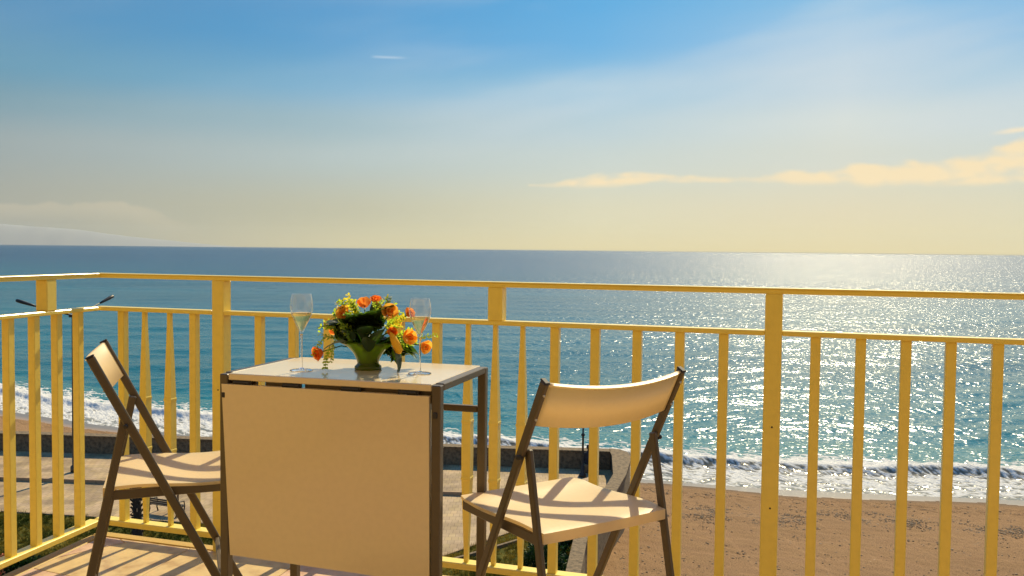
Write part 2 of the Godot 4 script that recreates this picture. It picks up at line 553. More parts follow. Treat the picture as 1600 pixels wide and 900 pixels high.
func sea() -> void:
	make_waves()
	var n_sea := noise(0.006, 4, 15)
	var n_band := noise(0.02, 4, 16)
	var radii := []
	var r := 42.0
	while r < 34000.0:
		radii.append(r)
		r += maxf(r * r / (902.0 * 13.0) * 0.75, 0.16) if r < 900.0 else r * 0.12
	radii.append(40000.0)
	var cols := 760
	var pos := PackedVector3Array()
	var nor := PackedVector3Array()
	var col := PackedColorArray()
	var idx := PackedInt32Array()
	var nr := radii.size()
	for i in nr:
		var rr: float = radii[i]
		var dr: float = (radii[i + 1] - rr) if i < nr - 1 else rr * 0.1
		for j in cols + 1:
			# columns close together in front, wide apart to the sides
			var t := 2.0 * j / cols - 1.0
			var a := deg_to_rad(34.0 * t + 46.0 * pow(absf(t), 5.0) * signf(t))
			var x := sin(a) * rr
			var z := -cos(a) * rr
			var off := shore(x) - z      # metres out from the waterline
			var h := 0.0
			var gx := 0.0
			var gz := 0.0
			if dr < 12.0:
				var sp := maxf(dr, rr * 0.0018)
				for w in waves:
					var keep := clampf((w[3] / sp - 2.2) / 2.5, 0.0, 1.0)
					if keep <= 0.0: continue
					var k: Vector2 = w[0]
					var ph: float = k.x * x + k.y * z + w[2]
					var am: float = w[1] * keep
					h += am * sin(ph)
					gx += am * k.x * cos(ph)
					gz += am * k.y * cos(ph)
			var y := SEA + h
			if off < 7.0:
				y = SEA + h - 0.5 * (7.0 - off) * 0.5
			pos.append(Vector3(x, y, z))
			nor.append(Vector3(-gx, 1.0, -gz).normalized())
			# green over the shallows, blue over the deep, in drifting patches
			var q := n_sea.get_noise_2d(x * 0.5, z * 1.6)
			var q2 := n_band.get_noise_2d(x * 0.25, z)
			var depth := clampf(1.0 - exp(-(off + q * 60.0 + 12.0) / 210.0), 0.0, 1.0)
			var c := Color(0.014, 0.132, 0.145).lerp(Color(0.012, 0.052, 0.100), depth)
			c = c * (1.0 + 0.25 * q2)  # light and dark bands: uneven sheen of the waves put into the colour
			col.append(Color(c.r, c.g, c.b, 1.0))
	# the swell is real geometry while the mesh can carry it; farther out its slopes go over into the ripple map, in ragged patches
	var mid := PackedInt32Array()
	var far := PackedInt32Array()
	for i in nr - 1:
		for j in cols:
			var a0 := i * (cols + 1) + j
			var b0 := a0 + cols + 1
			var p := pos[a0]
			var reach: float = radii[i] * (1.0 + 0.35 * n_sea.get_noise_2d(p.x * 1.5, p.z * 4.0) + 0.3 * n_band.get_noise_2d(p.x * 3.0, p.z * 3.0))
			var quad := PackedInt32Array([a0, b0, b0 + 1, a0, b0 + 1, a0 + 1])
			if reach < 115.0: idx.append_array(quad)
			elif reach < 300.0: mid.append_array(quad)
			else: far.append_array(quad)
	var water := arrays(pos, nor, col, idx)
	add_arrays(water, pos, nor, col, mid)
	add_arrays(water, pos, nor, col, far)
	water.surface_set_material(0, M.water)
	water.surface_set_material(1, M.water_middle)
	water.surface_set_material(2, M.water_far)
	struct("sea", water, null)

	# surf: a breaking bore and the wash in front of it
	var n1 := noise(0.09, 4, 23)
	var n2 := noise(0.5, 4, 24)
	var n3 := noise(0.16, 3, 25)
	var fp := PackedVector3Array(); var fc := PackedColorArray(); var wi := PackedInt32Array(); var fi := PackedInt32Array(); var isf := PackedByteArray()
	var xs := []
	var x0 := -75.0
	while x0 < 46.0:
		xs.append(x0)
		x0 += 0.14 if x0 > -45 and x0 < 36 else 0.6
	var ds := 78
	for i in xs.size():
		var x: float = xs[i]
		var left := smoothstep(4.0, -14.0, x)
		var wob := n1.get_noise_2d(x, 3.0) * 2.2
		var wash := n1.get_noise_2d(x * 2.0, 40.0) * 1.1 + n3.get_noise_2d(x * 3.0, 9.0) * 0.5
		var crest := lerpf(-4.6, -5.0, left) + wob * 0.45
		for j in ds + 1:
			var d := lerpf(-12.5, 0.9, float(j) / ds)
			var dd := d + (wash if d > -2.5 else wash * clampf((d + 6.0) / 3.5, 0.0, 1.0))
			var z := shore(x) + dd
			var s := d - crest
			var ridge := exp(-s * s / (2.6 if s < 0.0 else 0.36)) * (0.42 + 0.28 * n1.get_noise_2d(x * 1.5, 77.0)) * lerpf(1.0, 0.8, left)
			var lump := n2.get_noise_2d(x * 1.7, d * 3.5)
			var lump2 := n2.get_noise_2d(x * 5.0, d * 9.0 + 50.0)
			var sheet := 0.05 * clampf(-d / 3.0, -0.4, 1.0)
			var foamy := smoothstep(-9.6, -7.0, d + wob * 0.6 + lump * 2.4 + 0.9 * left)
			var front := smoothstep(0.05, 0.35, s) * smoothstep(1.5, 0.7, s) * (1.0 - left * 0.75)
			var is_foam := foamy > 0.5
			var lace := lump + lump2 * 0.6 + n3.get_noise_2d(x * 2.0, d * 4.0) * 0.8
			if s > 1.0 and lace < lerpf(-0.35, 0.12, smoothstep(1.0, 5.5, s)) - left * 0.25: is_foam = false
			if s < -1.2 and lace < lerpf(-0.5, 0.05, smoothstep(-1.2, -4.0, s)): is_foam = false
			if front > 0.35 and lump2 + lump * 0.5 < 0.0: is_foam = false
			var y := SEA + 0.06 + sheet + ridge + (0.10 * lump + 0.05 * lump2) * (foamy * clampf(-d * 0.5 + 0.3, 0.15, 1.0))
			if d > -0.3: y = lerpf(y, SEA + 0.05, 0.5)
			if j == 0: y = SEA - 0.25
			fp.append(Vector3(x, y, z))
			isf.append(1 if is_foam else 0)
			if is_foam:
				var t := 0.60 + 0.16 * lump2
				fc.append(Color(t, t * 0.97, t * 0.91))
			elif s > 0.0:
				fc.append(Color(0.16, 0.14, 0.10) if front > 0.2 else Color(0.20, 0.19, 0.15))
			else:
				fc.append(Color(0.03, 0.155, 0.16))
	for i in xs.size() - 1:
		for j in ds:
			var a0 := i * (ds + 1) + j
			var b0 := a0 + ds + 1
			var quad := PackedInt32Array([a0, b0, b0 + 1, a0, b0 + 1, a0 + 1])
			if isf[a0] + isf[b0] + isf[a0 + 1] + isf[b0 + 1] >= 2: fi.append_array(quad)
			else: wi.append_array(quad)
	var fn := normals(fp, fi, wi)
	var surf := struct("surf", arrays(fp, fn, fc, wi), M.water)
	var foam := obj("white_foam", arrays(fp, fn, fc, fi), M.foam, surf)
	stuff(foam)

func arrays(p: PackedVector3Array, n: PackedVector3Array, c: PackedColorArray, i: PackedInt32Array) -> ArrayMesh:
	var a := []
	a.resize(Mesh.ARRAY_MAX)
	a[Mesh.ARRAY_VERTEX] = p
	a[Mesh.ARRAY_NORMAL] = n
	if c.size(): a[Mesh.ARRAY_COLOR] = c
	a[Mesh.ARRAY_INDEX] = i
	var m := ArrayMesh.new()
	m.add_surface_from_arrays(Mesh.PRIMITIVE_TRIANGLES, a)
	return m

func add_arrays(m: ArrayMesh, p: PackedVector3Array, n: PackedVector3Array, c: PackedColorArray, i: PackedInt32Array) -> void:
	# one more surface with only the points that its triangles use
	var a := []
	a.resize(Mesh.ARRAY_MAX)
	var new_of := {}
	var q := PackedVector3Array(); var qn := PackedVector3Array(); var qc := PackedColorArray(); var qi := PackedInt32Array()
	for k in i:
		if not new_of.has(k):
			new_of[k] = q.size()
			q.append(p[k]); qn.append(n[k]); qc.append(c[k])
		qi.append(new_of[k])
	a[Mesh.ARRAY_VERTEX] = q
	a[Mesh.ARRAY_NORMAL] = qn
	a[Mesh.ARRAY_COLOR] = qc
	a[Mesh.ARRAY_INDEX] = qi
	m.add_surface_from_arrays(Mesh.PRIMITIVE_TRIANGLES, a)

func normals(p: PackedVector3Array, i1: PackedInt32Array, i2 := PackedInt32Array()) -> PackedVector3Array:
	var n := PackedVector3Array()
	n.resize(p.size())
	for idx in [i1, i2]:
		for t in range(0, idx.size(), 3):
			var a: int = idx[t]; var b: int = idx[t + 1]; var c: int = idx[t + 2]
			var f := (p[c] - p[a]).cross(p[b] - p[a])
			if f.y < 0.0: f = -f
			n[a] += f; n[b] += f; n[c] += f
	for k in n.size(): n[k] = n[k].normalized() if n[k].length_squared() > 0.0 else Vector3.UP
	return n

func beach_y(d: float) -> float:
	# d metres inland of the waterline
	if d < 14.0: return SEA + 0.02 + 0.095 * d
	return SEA + 1.35 + 0.9 * (1.0 - exp(-(d - 14.0) / 9.0))

func beach() -> void:
	var n1 := noise(0.35, 3, 33)
	var n2 := noise(1.5, 3, 34)
	var n3 := noise(0.08, 3, 35)
	var p := PackedVector3Array(); var c := PackedColorArray(); var idx := PackedInt32Array()
	var xs := []
	var x := -300.0
	while x < 300.0:
		xs.append(x)
		x += 0.15 if x > 0.5 and x < 30 else (0.4 if x > -55 and x < 45 else 15.0)
	var dl := [-60.0, -30.0, -16.0, -8.0, -4.0, -2.0]
	var dv := -1.0
	while dv < 27.0:
		dl.append(dv)
		dv += 0.17
	dl.append_array([30.0, 40.0, 60.0, 120.0, 400.0])
	for i in xs.size():
		x = xs[i]
		var rag := n3.get_noise_2d(x, 0.0) * 2.2
		for d in dl:
			var y := beach_y(d)
			if d < -1.5: y = SEA - 0.3 + 0.06 * d
			var dark := 0.0
			if d > -1.0 and d < 28.0:
				var a := n1.get_noise_2d(x, d)
				var b := n2.get_noise_2d(x * 0.8, d * 0.9)
				y += (0.035 * a + 0.03 * b) * smoothstep(1.5, 5.0, d + rag)
				# tracks trodden along the water's edge
				for tr in [[3.6, 1.0], [4.7, 0.8]]:
					var q: float = (d - tr[0] - rag * 0.25) / 0.42
					y -= 0.15 * tr[1] * exp(-q * q) * smoothstep(0.1, 0.45, n2.get_noise_2d(x * 1.6 + 40.0, d * 1.2))
			p.append(Vector3(x, y, shore(x) + d))
			# wet below the reach of the waves
			var wet := smoothstep(3.2, 1.2, d + rag * 0.35)
			var t := 1.0 + 0.10 * n3.get_noise_2d(x * 1.3, d * 2.0)
			var dry := Color(0.33 * t, 0.195 * t, 0.098 * t)
			var k := dry.lerp(Color(0.15, 0.115, 0.085), wet)
			c.append(Color(k.r, k.g, k.b))
	var nd := dl.size()
	var wet_idx := PackedInt32Array()
	for i in xs.size() - 1:
		var reach := 1.9 - n3.get_noise_2d(xs[i], 0.0) * 1.1 + 0.25 * n1.get_noise_2d(xs[i], 60.0) + 0.9 * smoothstep(-8.0, -20.0, xs[i])
		for j in nd - 1:
			var a0 := i * nd + j
			var b0 := a0 + nd
			var quad := PackedInt32Array([a0, b0, b0 + 1, a0, b0 + 1, a0 + 1])
			if dl[j] < reach: wet_idx.append_array(quad)
			else: idx.append_array(quad)
	var norm := normals(p, idx, wet_idx)
	var land := arrays(p, norm, c, idx)
	add_arrays(land, p, norm, c, wet_idx)
	land.surface_set_material(0, M.sand)
	land.surface_set_material(1, M.wet_sand)
	struct("beach", land, null)

	# stones and drift thrown up in bands along the beach
	var stone := MB.new(true)
	var sp := []
	for k in 6: sp.append([])
	stone.lathe([Vector2(0, -0.3), Vector2(0.42, -0.16), Vector2(0.5, 0.05), Vector2(0.3, 0.27), Vector2(0, 0.34)], 7)
	var mm := MultiMesh.new()
	mm.transform_format = MultiMesh.TRANSFORM_3D
	mm.use_colors = true
	mm.mesh = stone.done()
	var list := []
	var r := RandomNumberGenerator.new()
	r.seed = 9
	while list.size() < 15000:
		var px := r.randf_range(2.5, 32.0)
		var u := r.randf()
		var mid := 8.6 + n3.get_noise_2d(px, 0.0) * 2.0
		var d := mid + r.randfn(0.0, 1.1) if u < 0.62 else (r.randf_range(6.0, 22.0) if u < 0.93 else 4.2 + r.randfn(0, 0.5))
		var clump := n1.get_noise_2d(px * 1.2, d * 1.2 + 100.0)
		if clump < r.randf_range(-0.35, 0.35): continue
		var s := 0.025 + 0.07 * pow(r.randf(), 3.5)
		var at := Vector3(px, beach_y(d) + s * 0.1, shore(px) + d)
		var b := Basis(Vector3.UP, r.randf() * TAU).scaled(Vector3(s * r.randf_range(0.8, 1.5), s * 0.7, s))
		var t := r.randf_range(0.5, 1.4) if r.randf() < 0.93 else 2.6
		list.append([Transform3D(b, at), Color(0.17 * t, 0.105 * t, 0.055 * t)])
	mm.instance_count = list.size()
	for i in list.size():
		mm.set_instance_transform(i, list[i][0])
		mm.set_instance_color(i, list[i][1])
	var o := MultiMeshInstance3D.new()
	o.multimesh = mm
	o.material_override = M.pebble
	o.name = numbered("beach_stones")
	add_child(o)
	stuff(o)
	tag(o, "dark pebbles and driftwood bits scattered in a band over the brown sand", "pebbles")

	# the far coast, low on the left of the horizon
	var ml := MB.new(true)
	var ridge := []
	var nm := noise(0.25, 4, 36)
	for i in 91:
		var az := deg_to_rad(lerpf(-62.0, -16.5, i / 90.0))
		var el := along([-62.0, -45.0, -36.0, -29.6, -27.7, -25.9, -24.4, -22.4, -20.6, -18.0, -16.5], [1.3, 1.3, 1.22, 1.14, 1.03, 0.94, 0.73, 0.5, 0.33, 0.1, 0.0], rad_to_deg(az))
		el = maxf(0.0, el + nm.get_noise_2d(i * 1.3, 0) * 0.05 * minf(el * 2.0, 1.0))
		var row := []
		for k in 7:
			var dist := 36000.0 + k * 900.0
			var f := sin(PI * k / 6.0) if k < 6 else 0.0
			row.append(Vector3(sin(az) * dist, SEA - 2.0 + tan(deg_to_rad(el)) * dist * f * (1.0 + 0.25 * nm.get_noise_2d(i * 2.0, k * 3.0) * (1.0 if k != 3 else 0.0)), -cos(az) * dist))
		ridge.append(row)
	ml.grid(ridge)
	struct("mountains", ml.done(), M.mountain)

# ------------------------------------------------------------------ promenade
func slab(poly: Array, y0: float, y1: float, bev := 0.0) -> ArrayMesh:
	# any simple polygon in xz
	var mb := MB.new()
	var pv := PackedVector2Array(poly)
	if Geometry2D.is_polygon_clockwise(pv): pv.reverse()
	var tri := Geometry2D.triangulate_polygon(pv)
	for t in range(0, tri.size(), 3):
		var a := pv[tri[t]]; var b := pv[tri[t + 1]]; var c := pv[tri[t + 2]]
		mb.tri(Vector3(a.x, y1, a.y), Vector3(b.x, y1, b.y), Vector3(c.x, y1, c.y), Vector3.UP)
		mb.tri(Vector3(a.x, y0, a.y), Vector3(b.x, y0, b.y), Vector3(c.x, y0, c.y), Vector3.DOWN)
	for i in pv.size():
		var a := pv[i]; var b := pv[(i + 1) % pv.size()]
		var out := Vector3((b - a).y, 0, -(b - a).x)
		mb.tri(Vector3(a.x, y0, a.y), Vector3(b.x, y0, b.y), Vector3(b.x, y1, b.y), out)
		mb.tri(Vector3(a.x, y0, a.y), Vector3(b.x, y1, b.y), Vector3(a.x, y1, a.y), out)
	return mb.done()

func wall_z(x: float) -> float: return -41.27 + 0.0873 * (x - 1.57)
func kerb_z(x: float) -> float: return -37.0 + 0.0822 * (x + 2.56)

func promenade() -> void:
	# lower level, up to the kerb; upper level, 0.12 m higher, up to the wall
	var kx := 4.42
	struct("promenade", slab([Vector2(-260, kerb_z(-260)), Vector2(kx, kerb_z(kx)), Vector2(3.35, -32.6), Vector2(2.22, -28.3), Vector2(1.85, -25.8), Vector2(1.0, -20.0), Vector2(-1.0, 30), Vector2(-260, 30)], PROM - 2.5, PROM - 0.15), M.paving)
	struct("promenade_upper", slab([Vector2(-260, wall_z(-260) + 0.02), Vector2(4.75, wall_z(4.75) + 0.02), Vector2(kx + 0.02, kerb_z(kx) - 0.1), Vector2(-260, kerb_z(-260) - 0.1)], PROM - 2.5, PROM), M.paving)
	struct("kerb", slab([Vector2(-260, kerb_z(-260) - 0.098), Vector2(kx, kerb_z(kx) - 0.098), Vector2(kx, kerb_z(kx) + 0.05), Vector2(-260, kerb_z(-260) + 0.05)], PROM - 2.0, PROM + 0.004), M.kerb_stone)

	# the low sea wall: along the beach, then turning back at a rounded end
	var wall := thing("sea_wall", "low dark stone sea wall with pale coping, turning back at a rounded corner", "wall")
	var yb := -12.0
	var top := PROM + 0.80
	var L := Vector2(-260, wall_z(-260))
	var E := Vector2(4.6, wall_z(4.6))
	var side := Vector2(0.995, 0.0)
	obj("wall_face", slab([L, E, E + Vector2(0.05, -0.5), L + Vector2(0, -0.5)], yb, top), M.wall_stone, wall)
	obj("coping", slab([L + Vector2(0, 0.04), E + Vector2(0, 0.04), E + Vector2(0.02, -0.56), L + Vector2(0, -0.56)], top + 0.003, top + 0.06), M.wall_stone, wall)
	# the return, from the corner towards the building
	var pts_in := [E + Vector2(0.02, 0.0), Vector2(4.62, -40.2), Vector2(4.3, -36.8), Vector2(3.2, -32.6), Vector2(2.08, -28.3), Vector2(1.72, -25.8), Vector2(0.85, -20.0)]
	var pts_out := [Vector2(4.65, -41.6), Vector2(5.05, -41.4), Vector2(5.32, -40.9), Vector2(5.36, -39.9), Vector2(4.74, -36.8), Vector2(3.6, -32.6), Vector2(2.42, -28.3), Vector2(2.06, -25.8), Vector2(1.2, -20.0)]
	var outline := pts_in.duplicate()
	for i in range(pts_out.size() - 1, -1, -1): outline.append(pts_out[i])
	obj("wall_return", slab(outline, yb, PROM + 0.80), M.wall_stone, wall)
	var cap := []
	for q in outline:
		cap.append(q)
	var cen := Geometry2D.offset_polygon(PackedVector2Array(cap), 0.05)
	if cen.size(): obj("coping", slab(Array(cen[0]), PROM + 0.803, PROM + 0.86), M.wall_stone, wall)

	# lawns
	var lawn_poly := [Vector2(-60, -39.0), Vector2(-19.2, -33.7), Vector2(-10.8, -32.4), Vector2(-6.5, -30.6), Vector2(-2.3, -29.1), Vector2(0.5, -32.4), Vector2(2.3, -33.9), Vector2(2.85, -31.9), Vector2(2.1, -28.5), Vector2(0.9, -20.0), Vector2(0.0, -6.0), Vector2(-60, -6.0)]
	var lawn := struct("lawn", slab(lawn_poly, PROM - 0.6, PROM - 0.06), M.lawn)
	var edge := MB.new()
	for i in [1, 2, 3, 4, 5]:
		var a: Vector2 = lawn_poly[i]; var b: Vector2 = lawn_poly[i + 1]
		edge.bar(Vector3(a.x, PROM - 0.07, a.y), Vector3(b.x, PROM - 0.07, b.y), 0.1, 0.12, Vector3.UP, 0.01)
	var le := struct("lawn_edging", edge.done(), M.kerb_stone)
	# a step inside the right-hand lawn
	var step := MB.new()
	step.bar(Vector3(-1.9, PROM - 0.03, -28.7), Vector3(2.0, PROM - 0.03, -32.4), 0.12, 0.16, Vector3.UP, 0.01)
	struct("lawn_step", step.done(), M.wall_stone)
	# grass tufts on it
	var tuft := SurfaceTool.new()
	tuft.begin(Mesh.PRIMITIVE_TRIANGLES)
	tuft.set_smooth_group(-1)
	for k in 7:
		var a := TAU * k / 7.0 + 0.3
		var d := Vector3(cos(a), 0, sin(a))
		var s := Vector3(-d.z, 0, d.x) * 0.012
		tuft.add_vertex(d * 0.03 - s); tuft.add_vertex(d * 0.03 + s); tuft.add_vertex(d * 0.09 + Vector3.UP * (0.07 + 0.02 * (k % 3)))
	tuft.generate_normals()
	var mm := MultiMesh.new()
	mm.transform_format = MultiMesh.TRANSFORM_3D
	mm.use_colors = true
	mm.mesh = tuft.commit()
	var r := RandomNumberGenerator.new()
	r.seed = 19
	var ng := noise(0.4, 3, 66)
	var lp := PackedVector2Array(lawn_poly)
	var list := []
	while list.size() < 26000:
		var q := Vector2(r.randf_range(-24, 2.2), r.randf_range(-36, -21))
		if not Geometry2D.is_point_in_polygon(q, lp): continue
		var g := ng.get_noise_2d(q.x, q.y)
		var dry := clampf(0.45 + g * 1.3 + r.randf_range(-0.2, 0.2) + (0.45 if q.x > -3 else -0.2), 0.0, 1.0)
		var col := Color(0.034, 0.048, 0.006).lerp(Color(0.26, 0.18, 0.022), dry)
		var s := r.randf_range(0.6, 1.4)
		list.append([Transform3D(Basis(Vector3.UP, r.randf() * TAU).scaled(Vector3(s, s * r.randf_range(0.7, 1.3), s)), Vector3(q.x, PROM - 0.062, q.y)), col])
	mm.instance_count = list.size()
	for i in list.size():
		mm.set_instance_transform(i, list[i][0])
		mm.set_instance_color(i, list[i][1])
	var o := MultiMeshInstance3D.new()
	o.multimesh = mm
	o.material_override = M.grass_blade
	o.name = numbered("grass")
	add_child(o)
	stuff(o)
	tag(o, "short patchy green and straw grass on the lawn below the balcony", "grass")

# ------------------------------------------------------------------ balcony
func rail_frame() -> Transform3D:
	return Transform3D(Basis(Vector3.UP, deg_to_rad(RAIL_TURN)), Vector3(-1.4677, 0, -3.209))

func clip(poly: PackedVector2Array, p: Vector2, n: Vector2) -> PackedVector2Array:
	var out := PackedVector2Array()
	for i in poly.size():
		var a := poly[i]; var b := poly[(i + 1) % poly.size()]
		var da := (a - p).dot(n); var db := (b - p).dot(n)
		if da <= 0.0: out.append(a)
		if (da < 0.0 and db > 0.0) or (da > 0.0 and db < 0.0): out.append(a + (b - a) * (da / (da - db)))
	return out

func balcony() -> void:
	var F := rail_frame()
	# floor outline in the front railing's frame: x along the rail, z towards the building
	var back := 3.25
	var slope := tan(deg_to_rad(LEFT_TURN - RAIL_TURN))
	var outline := PackedVector2Array([Vector2(0, 0), Vector2(4.6, 0), Vector2(4.6, back), Vector2(slope * back, back)])
	var fl := Node3D.new()
	fl.name = numbered("balcony_floor")
	add_child(fl)
	fl.transform = F
	fl.set_meta("kind", "structure")
	var bed := Array(outline)
	obj("slab", slab([Vector2(-0.05, -0.05), Vector2(4.65, -0.05), Vector2(4.65, back), Vector2(slope * back - 0.05, back)], -0.2, -0.022), M.facade, fl)
	obj("bedding", slab(bed, -0.022, -0.004), M.grout, fl)
	# edging under the rails, its yellow darkened to stand for their shade
	var lip := MB.new()
	lip.box(Transform3D(Basis(), Vector3(2.3, -0.018, -0.026)), Vector3(4.7, 0.04, 0.046), 0.004)
	obj("edging", lip.done(), M.shaded_lip_paint, fl)
	lip = MB.new()
	lip.bar(Vector3(-0.026, -0.018, 0.0), Vector3(slope * back - 0.026, -0.018, back), 0.046, 0.04, Vector3.UP, 0.004)
	obj("edging", lip.done(), M.shaded_lip_paint, fl)
	# irregular flagstones
	var r := RandomNumberGenerator.new()
	r.seed = 4
	var seeds := []
	var step := 0.36
	for i in range(-1, 14):
		for j in range(-1, 11):
			seeds.append(Vector2((i + 0.5 + r.randf_range(-0.38, 0.38)) * step, (j + 0.5 + r.randf_range(-0.38, 0.38)) * step))
	for s in seeds:
		var poly := outline
		for q in seeds:
			if q == s or s.distance_to(q) > 1.3: continue
			var n: Vector2 = (q - s).normalized()
			poly = clip(poly, (s + q) / 2.0 - n * 0.0014, n)
			if poly.size() < 3: break
		if poly.size() < 3: continue
		var area := 0.0
		for i in poly.size(): area += poly[i].cross(poly[(i + 1) % poly.size()])
		if absf(area) < 0.002: continue
		var mb := MB.new()
		mb.prism(poly, -0.0035, r.randf_range(-0.0004, 0.0004), 0.0012)
		obj("flagstone", mb.done(), M["stone_%d" % r.randi_range(0, 3)], fl)

	# the building behind the camera, whose sunlit wall lights the shaded side of everything
	var b := thing("apartment_building", "ochre rendered apartment building that carries the balcony", "building", F * Vector3(0, 0, back), RAIL_TURN)
	var w := MB.new()
	# wall with a door opening: left, right, above, below
	var parts := [[-7.0, 0.3, -9.3, 6.0], [5.3, 12.0, -9.3, 6.0], [0.3, 5.3, 2.25, 6.0], [0.3, 5.3, -9.3, -0.02]]
	for q in parts:
		w.box(Transform3D(Basis(), Vector3((q[0] + q[1]) / 2.0, (q[2] + q[3]) / 2.0, 0.2)), Vector3(q[1] - q[0], q[3] - q[2], 0.38))
	obj("wall", w.done(), M.facade, b)
	var d := MB.new()  # unseen glazing, widened so the facade throws less light to the right
	for x in [0.35, 1.3, 2.3, 3.3, 4.3, 5.25]:
		d.box(Transform3D(Basis(), Vector3(x, 1.12, 0.2)), Vector3(0.09, 2.26, 0.07), 0.005)
	d.box(Transform3D(Basis(), Vector3(2.8, 2.2, 0.2)), Vector3(4.8, 0.1, 0.066), 0.005)
	d.box(Transform3D(Basis(), Vector3(2.8, 0.05, 0.2)), Vector3(4.8, 0.1, 0.066), 0.005)
	var door := obj("door", d.done(), M.door_wood, b)
	for x in [0.825, 1.8, 2.8, 3.8, 4.775]:
		var g := MB.new()
		g.box(Transform3D(Basis(), Vector3(x, 1.125, 0.2)), Vector3(0.90, 2.05, 0.012))
		obj("pane", g.done(), M.door_glass, door)

# ------------------------------------------------------------------ railings
func baluster_mesh() -> ArrayMesh:
	var mb := MB.new()
	mb.box(Transform3D(Basis(), Vector3(0, 0.4385, 0)), Vector3(0.0265, 0.757, 0.0265), 0.002)
	return mb.done()

func spindle_mesh() -> ArrayMesh:
	# slim square bar that swells to a thick middle between two collars
	var mb := MB.new()
	var k := sqrt(0.5)
	var w := func(full: float) -> float: return full * k
	mb.lathe([Vector2(0.0, 0.06), Vector2(w.call(0.0135), 0.06), Vector2(w.call(0.014), 0.10), Vector2(w.call(0.0285), 0.325), Vector2(w.call(0.031), 0.328), Vector2(w.call(0.031), 0.334), Vector2(w.call(0.0285), 0.337), Vector2(w.call(0.0295), 0.42), Vector2(w.call(0.0285), 0.505), Vector2(w.call(0.031), 0.508), Vector2(w.call(0.031), 0.514), Vector2(w.call(0.0285), 0.517), Vector2(w.call(0.014), 0.775), Vector2(w.call(0.0135), 0.817), Vector2(0, 0.817)], 4, Transform3D.IDENTITY, PI / 4)
	return mb.done()

func railing(label: String, F: Transform3D, sq: Array, sp: Array, posts: Array, shorts: Array, from: float, to: float, along_z: bool) -> void:
	# built along +x with the outside at -z; the left one is turned a quarter round
	var t := thing("balcony_railing", label, "railing")
	t.transform = F if not along_z else F * Transform3D(Basis(Vector3.UP, -PI / 2), Vector3.ZERO)
	var s := 1.0 if along_z else -1.0  # side on which the outside lies
	var zc := 0.0225 * s
	var P: Material = M.yellow_paint
	var mb := MB.new()
	mb.box(Transform3D(Basis(), Vector3((from + to) / 2.0, 0.9405, zc)), Vector3(to - from, 0.0135, 0.045), 0.002)
	obj("top_rail", mb.done(), P, t)
	mb = MB.new()
	mb.box(Transform3D(Basis(), Vector3((from + to) / 2.0, 0.9485, zc)), Vector3(to - from, 0.003, 0.051), 0.0012)
	obj("rail_cap", mb.done(), P, t)
	var cuts := [from]
	for p in posts:
		cuts.append(p - 0.0235); cuts.append(p + 0.0235)
	cuts.append(to)
	for i in range(0, cuts.size(), 2):
		var a: float = cuts[i]; var b: float = cuts[i + 1]
		if b - a < 0.03: continue
		mb = MB.new()
		mb.box(Transform3D(Basis(), Vector3((a + b) / 2.0, 0.8235, zc)), Vector3(b - a, 0.014, 0.043), 0.0025)
		obj("middle_rail", mb.done(), P, t)
		mb = MB.new()
		mb.box(Transform3D(Basis(), Vector3((a + b) / 2.0, 0.0535, zc)), Vector3(b - a, 0.02, 0.045), 0.0025)
		obj("bottom_rail", mb.done(), P, t)
	for p in posts:
		mb = MB.new()
		mb.box(Transform3D(Basis(), Vector3(p, 0.458, zc)), Vector3(0.0465, 0.952, 0.0465), 0.003)
		var post := obj("post", mb.done(), P, t)
		for y in [0.33, 0.56]:
			mb = MB.new(true)
			mb.lathe([Vector2(0, 0.0), Vector2(0.0028, 0.0), Vector2(0.0022, 0.0012), Vector2(0, 0.0015)], 8, Transform3D(Basis(Vector3.RIGHT, PI / 2 * -s), Vector3(p + 0.002, y, zc - 0.0233 * s)))
			obj("screw", mb.done(), M.rubber, post)
	for p in shorts:
		mb = MB.new()
		mb.box(Transform3D(Basis(), Vector3(p, 0.882, zc)), Vector3(0.0465, 0.1035, 0.0445), 0.003)
		obj("short_post", mb.done(), P, t)
	var bm := baluster_mesh()
	for p in sq:
		obj("baluster", bm, P, t).position = Vector3(p, 0, zc)
	var sm := spindle_mesh()
	for p in sp:
		obj("spindle", sm, P, t).position = Vector3(p, 0, zc)

func railings() -> void:
	var F := rail_frame()
	railing("yellow painted metal railing across the front of the balcony, facing the sea", F,
		[0.079, 0.380, 0.641, 0.771, 0.902, 1.031, 1.158, 1.287, 1.673, 1.797, 1.923, 2.047, 2.171, 2.42, 2.537, 2.651, 2.761, 2.873, 2.99, 3.11, 3.23, 3.47, 3.59, 3.71, 3.83, 3.95, 4.07],
		[0.173, 0.278, 1.392, 1.482, 1.570], [0.4895, 2.307, 3.35, 4.5], [1.4855], -0.035, 4.62, false)
	var L := Transform3D(Basis(Vector3.UP, deg_to_rad(LEFT_TURN)), Vector3(-1.4677, 0, -3.209))
	var sq := [0.088, 0.193, 0.297, 0.407]
	var v := 0.53
	while v < 3.0:
		sq.append(v)
		v += 0.12
	railing("yellow painted metal railing along the left side of the balcony, sunlit on top", L, sq, [], [1.45, 3.0], [0.239, 2.2], 0.006, 3.12, true)

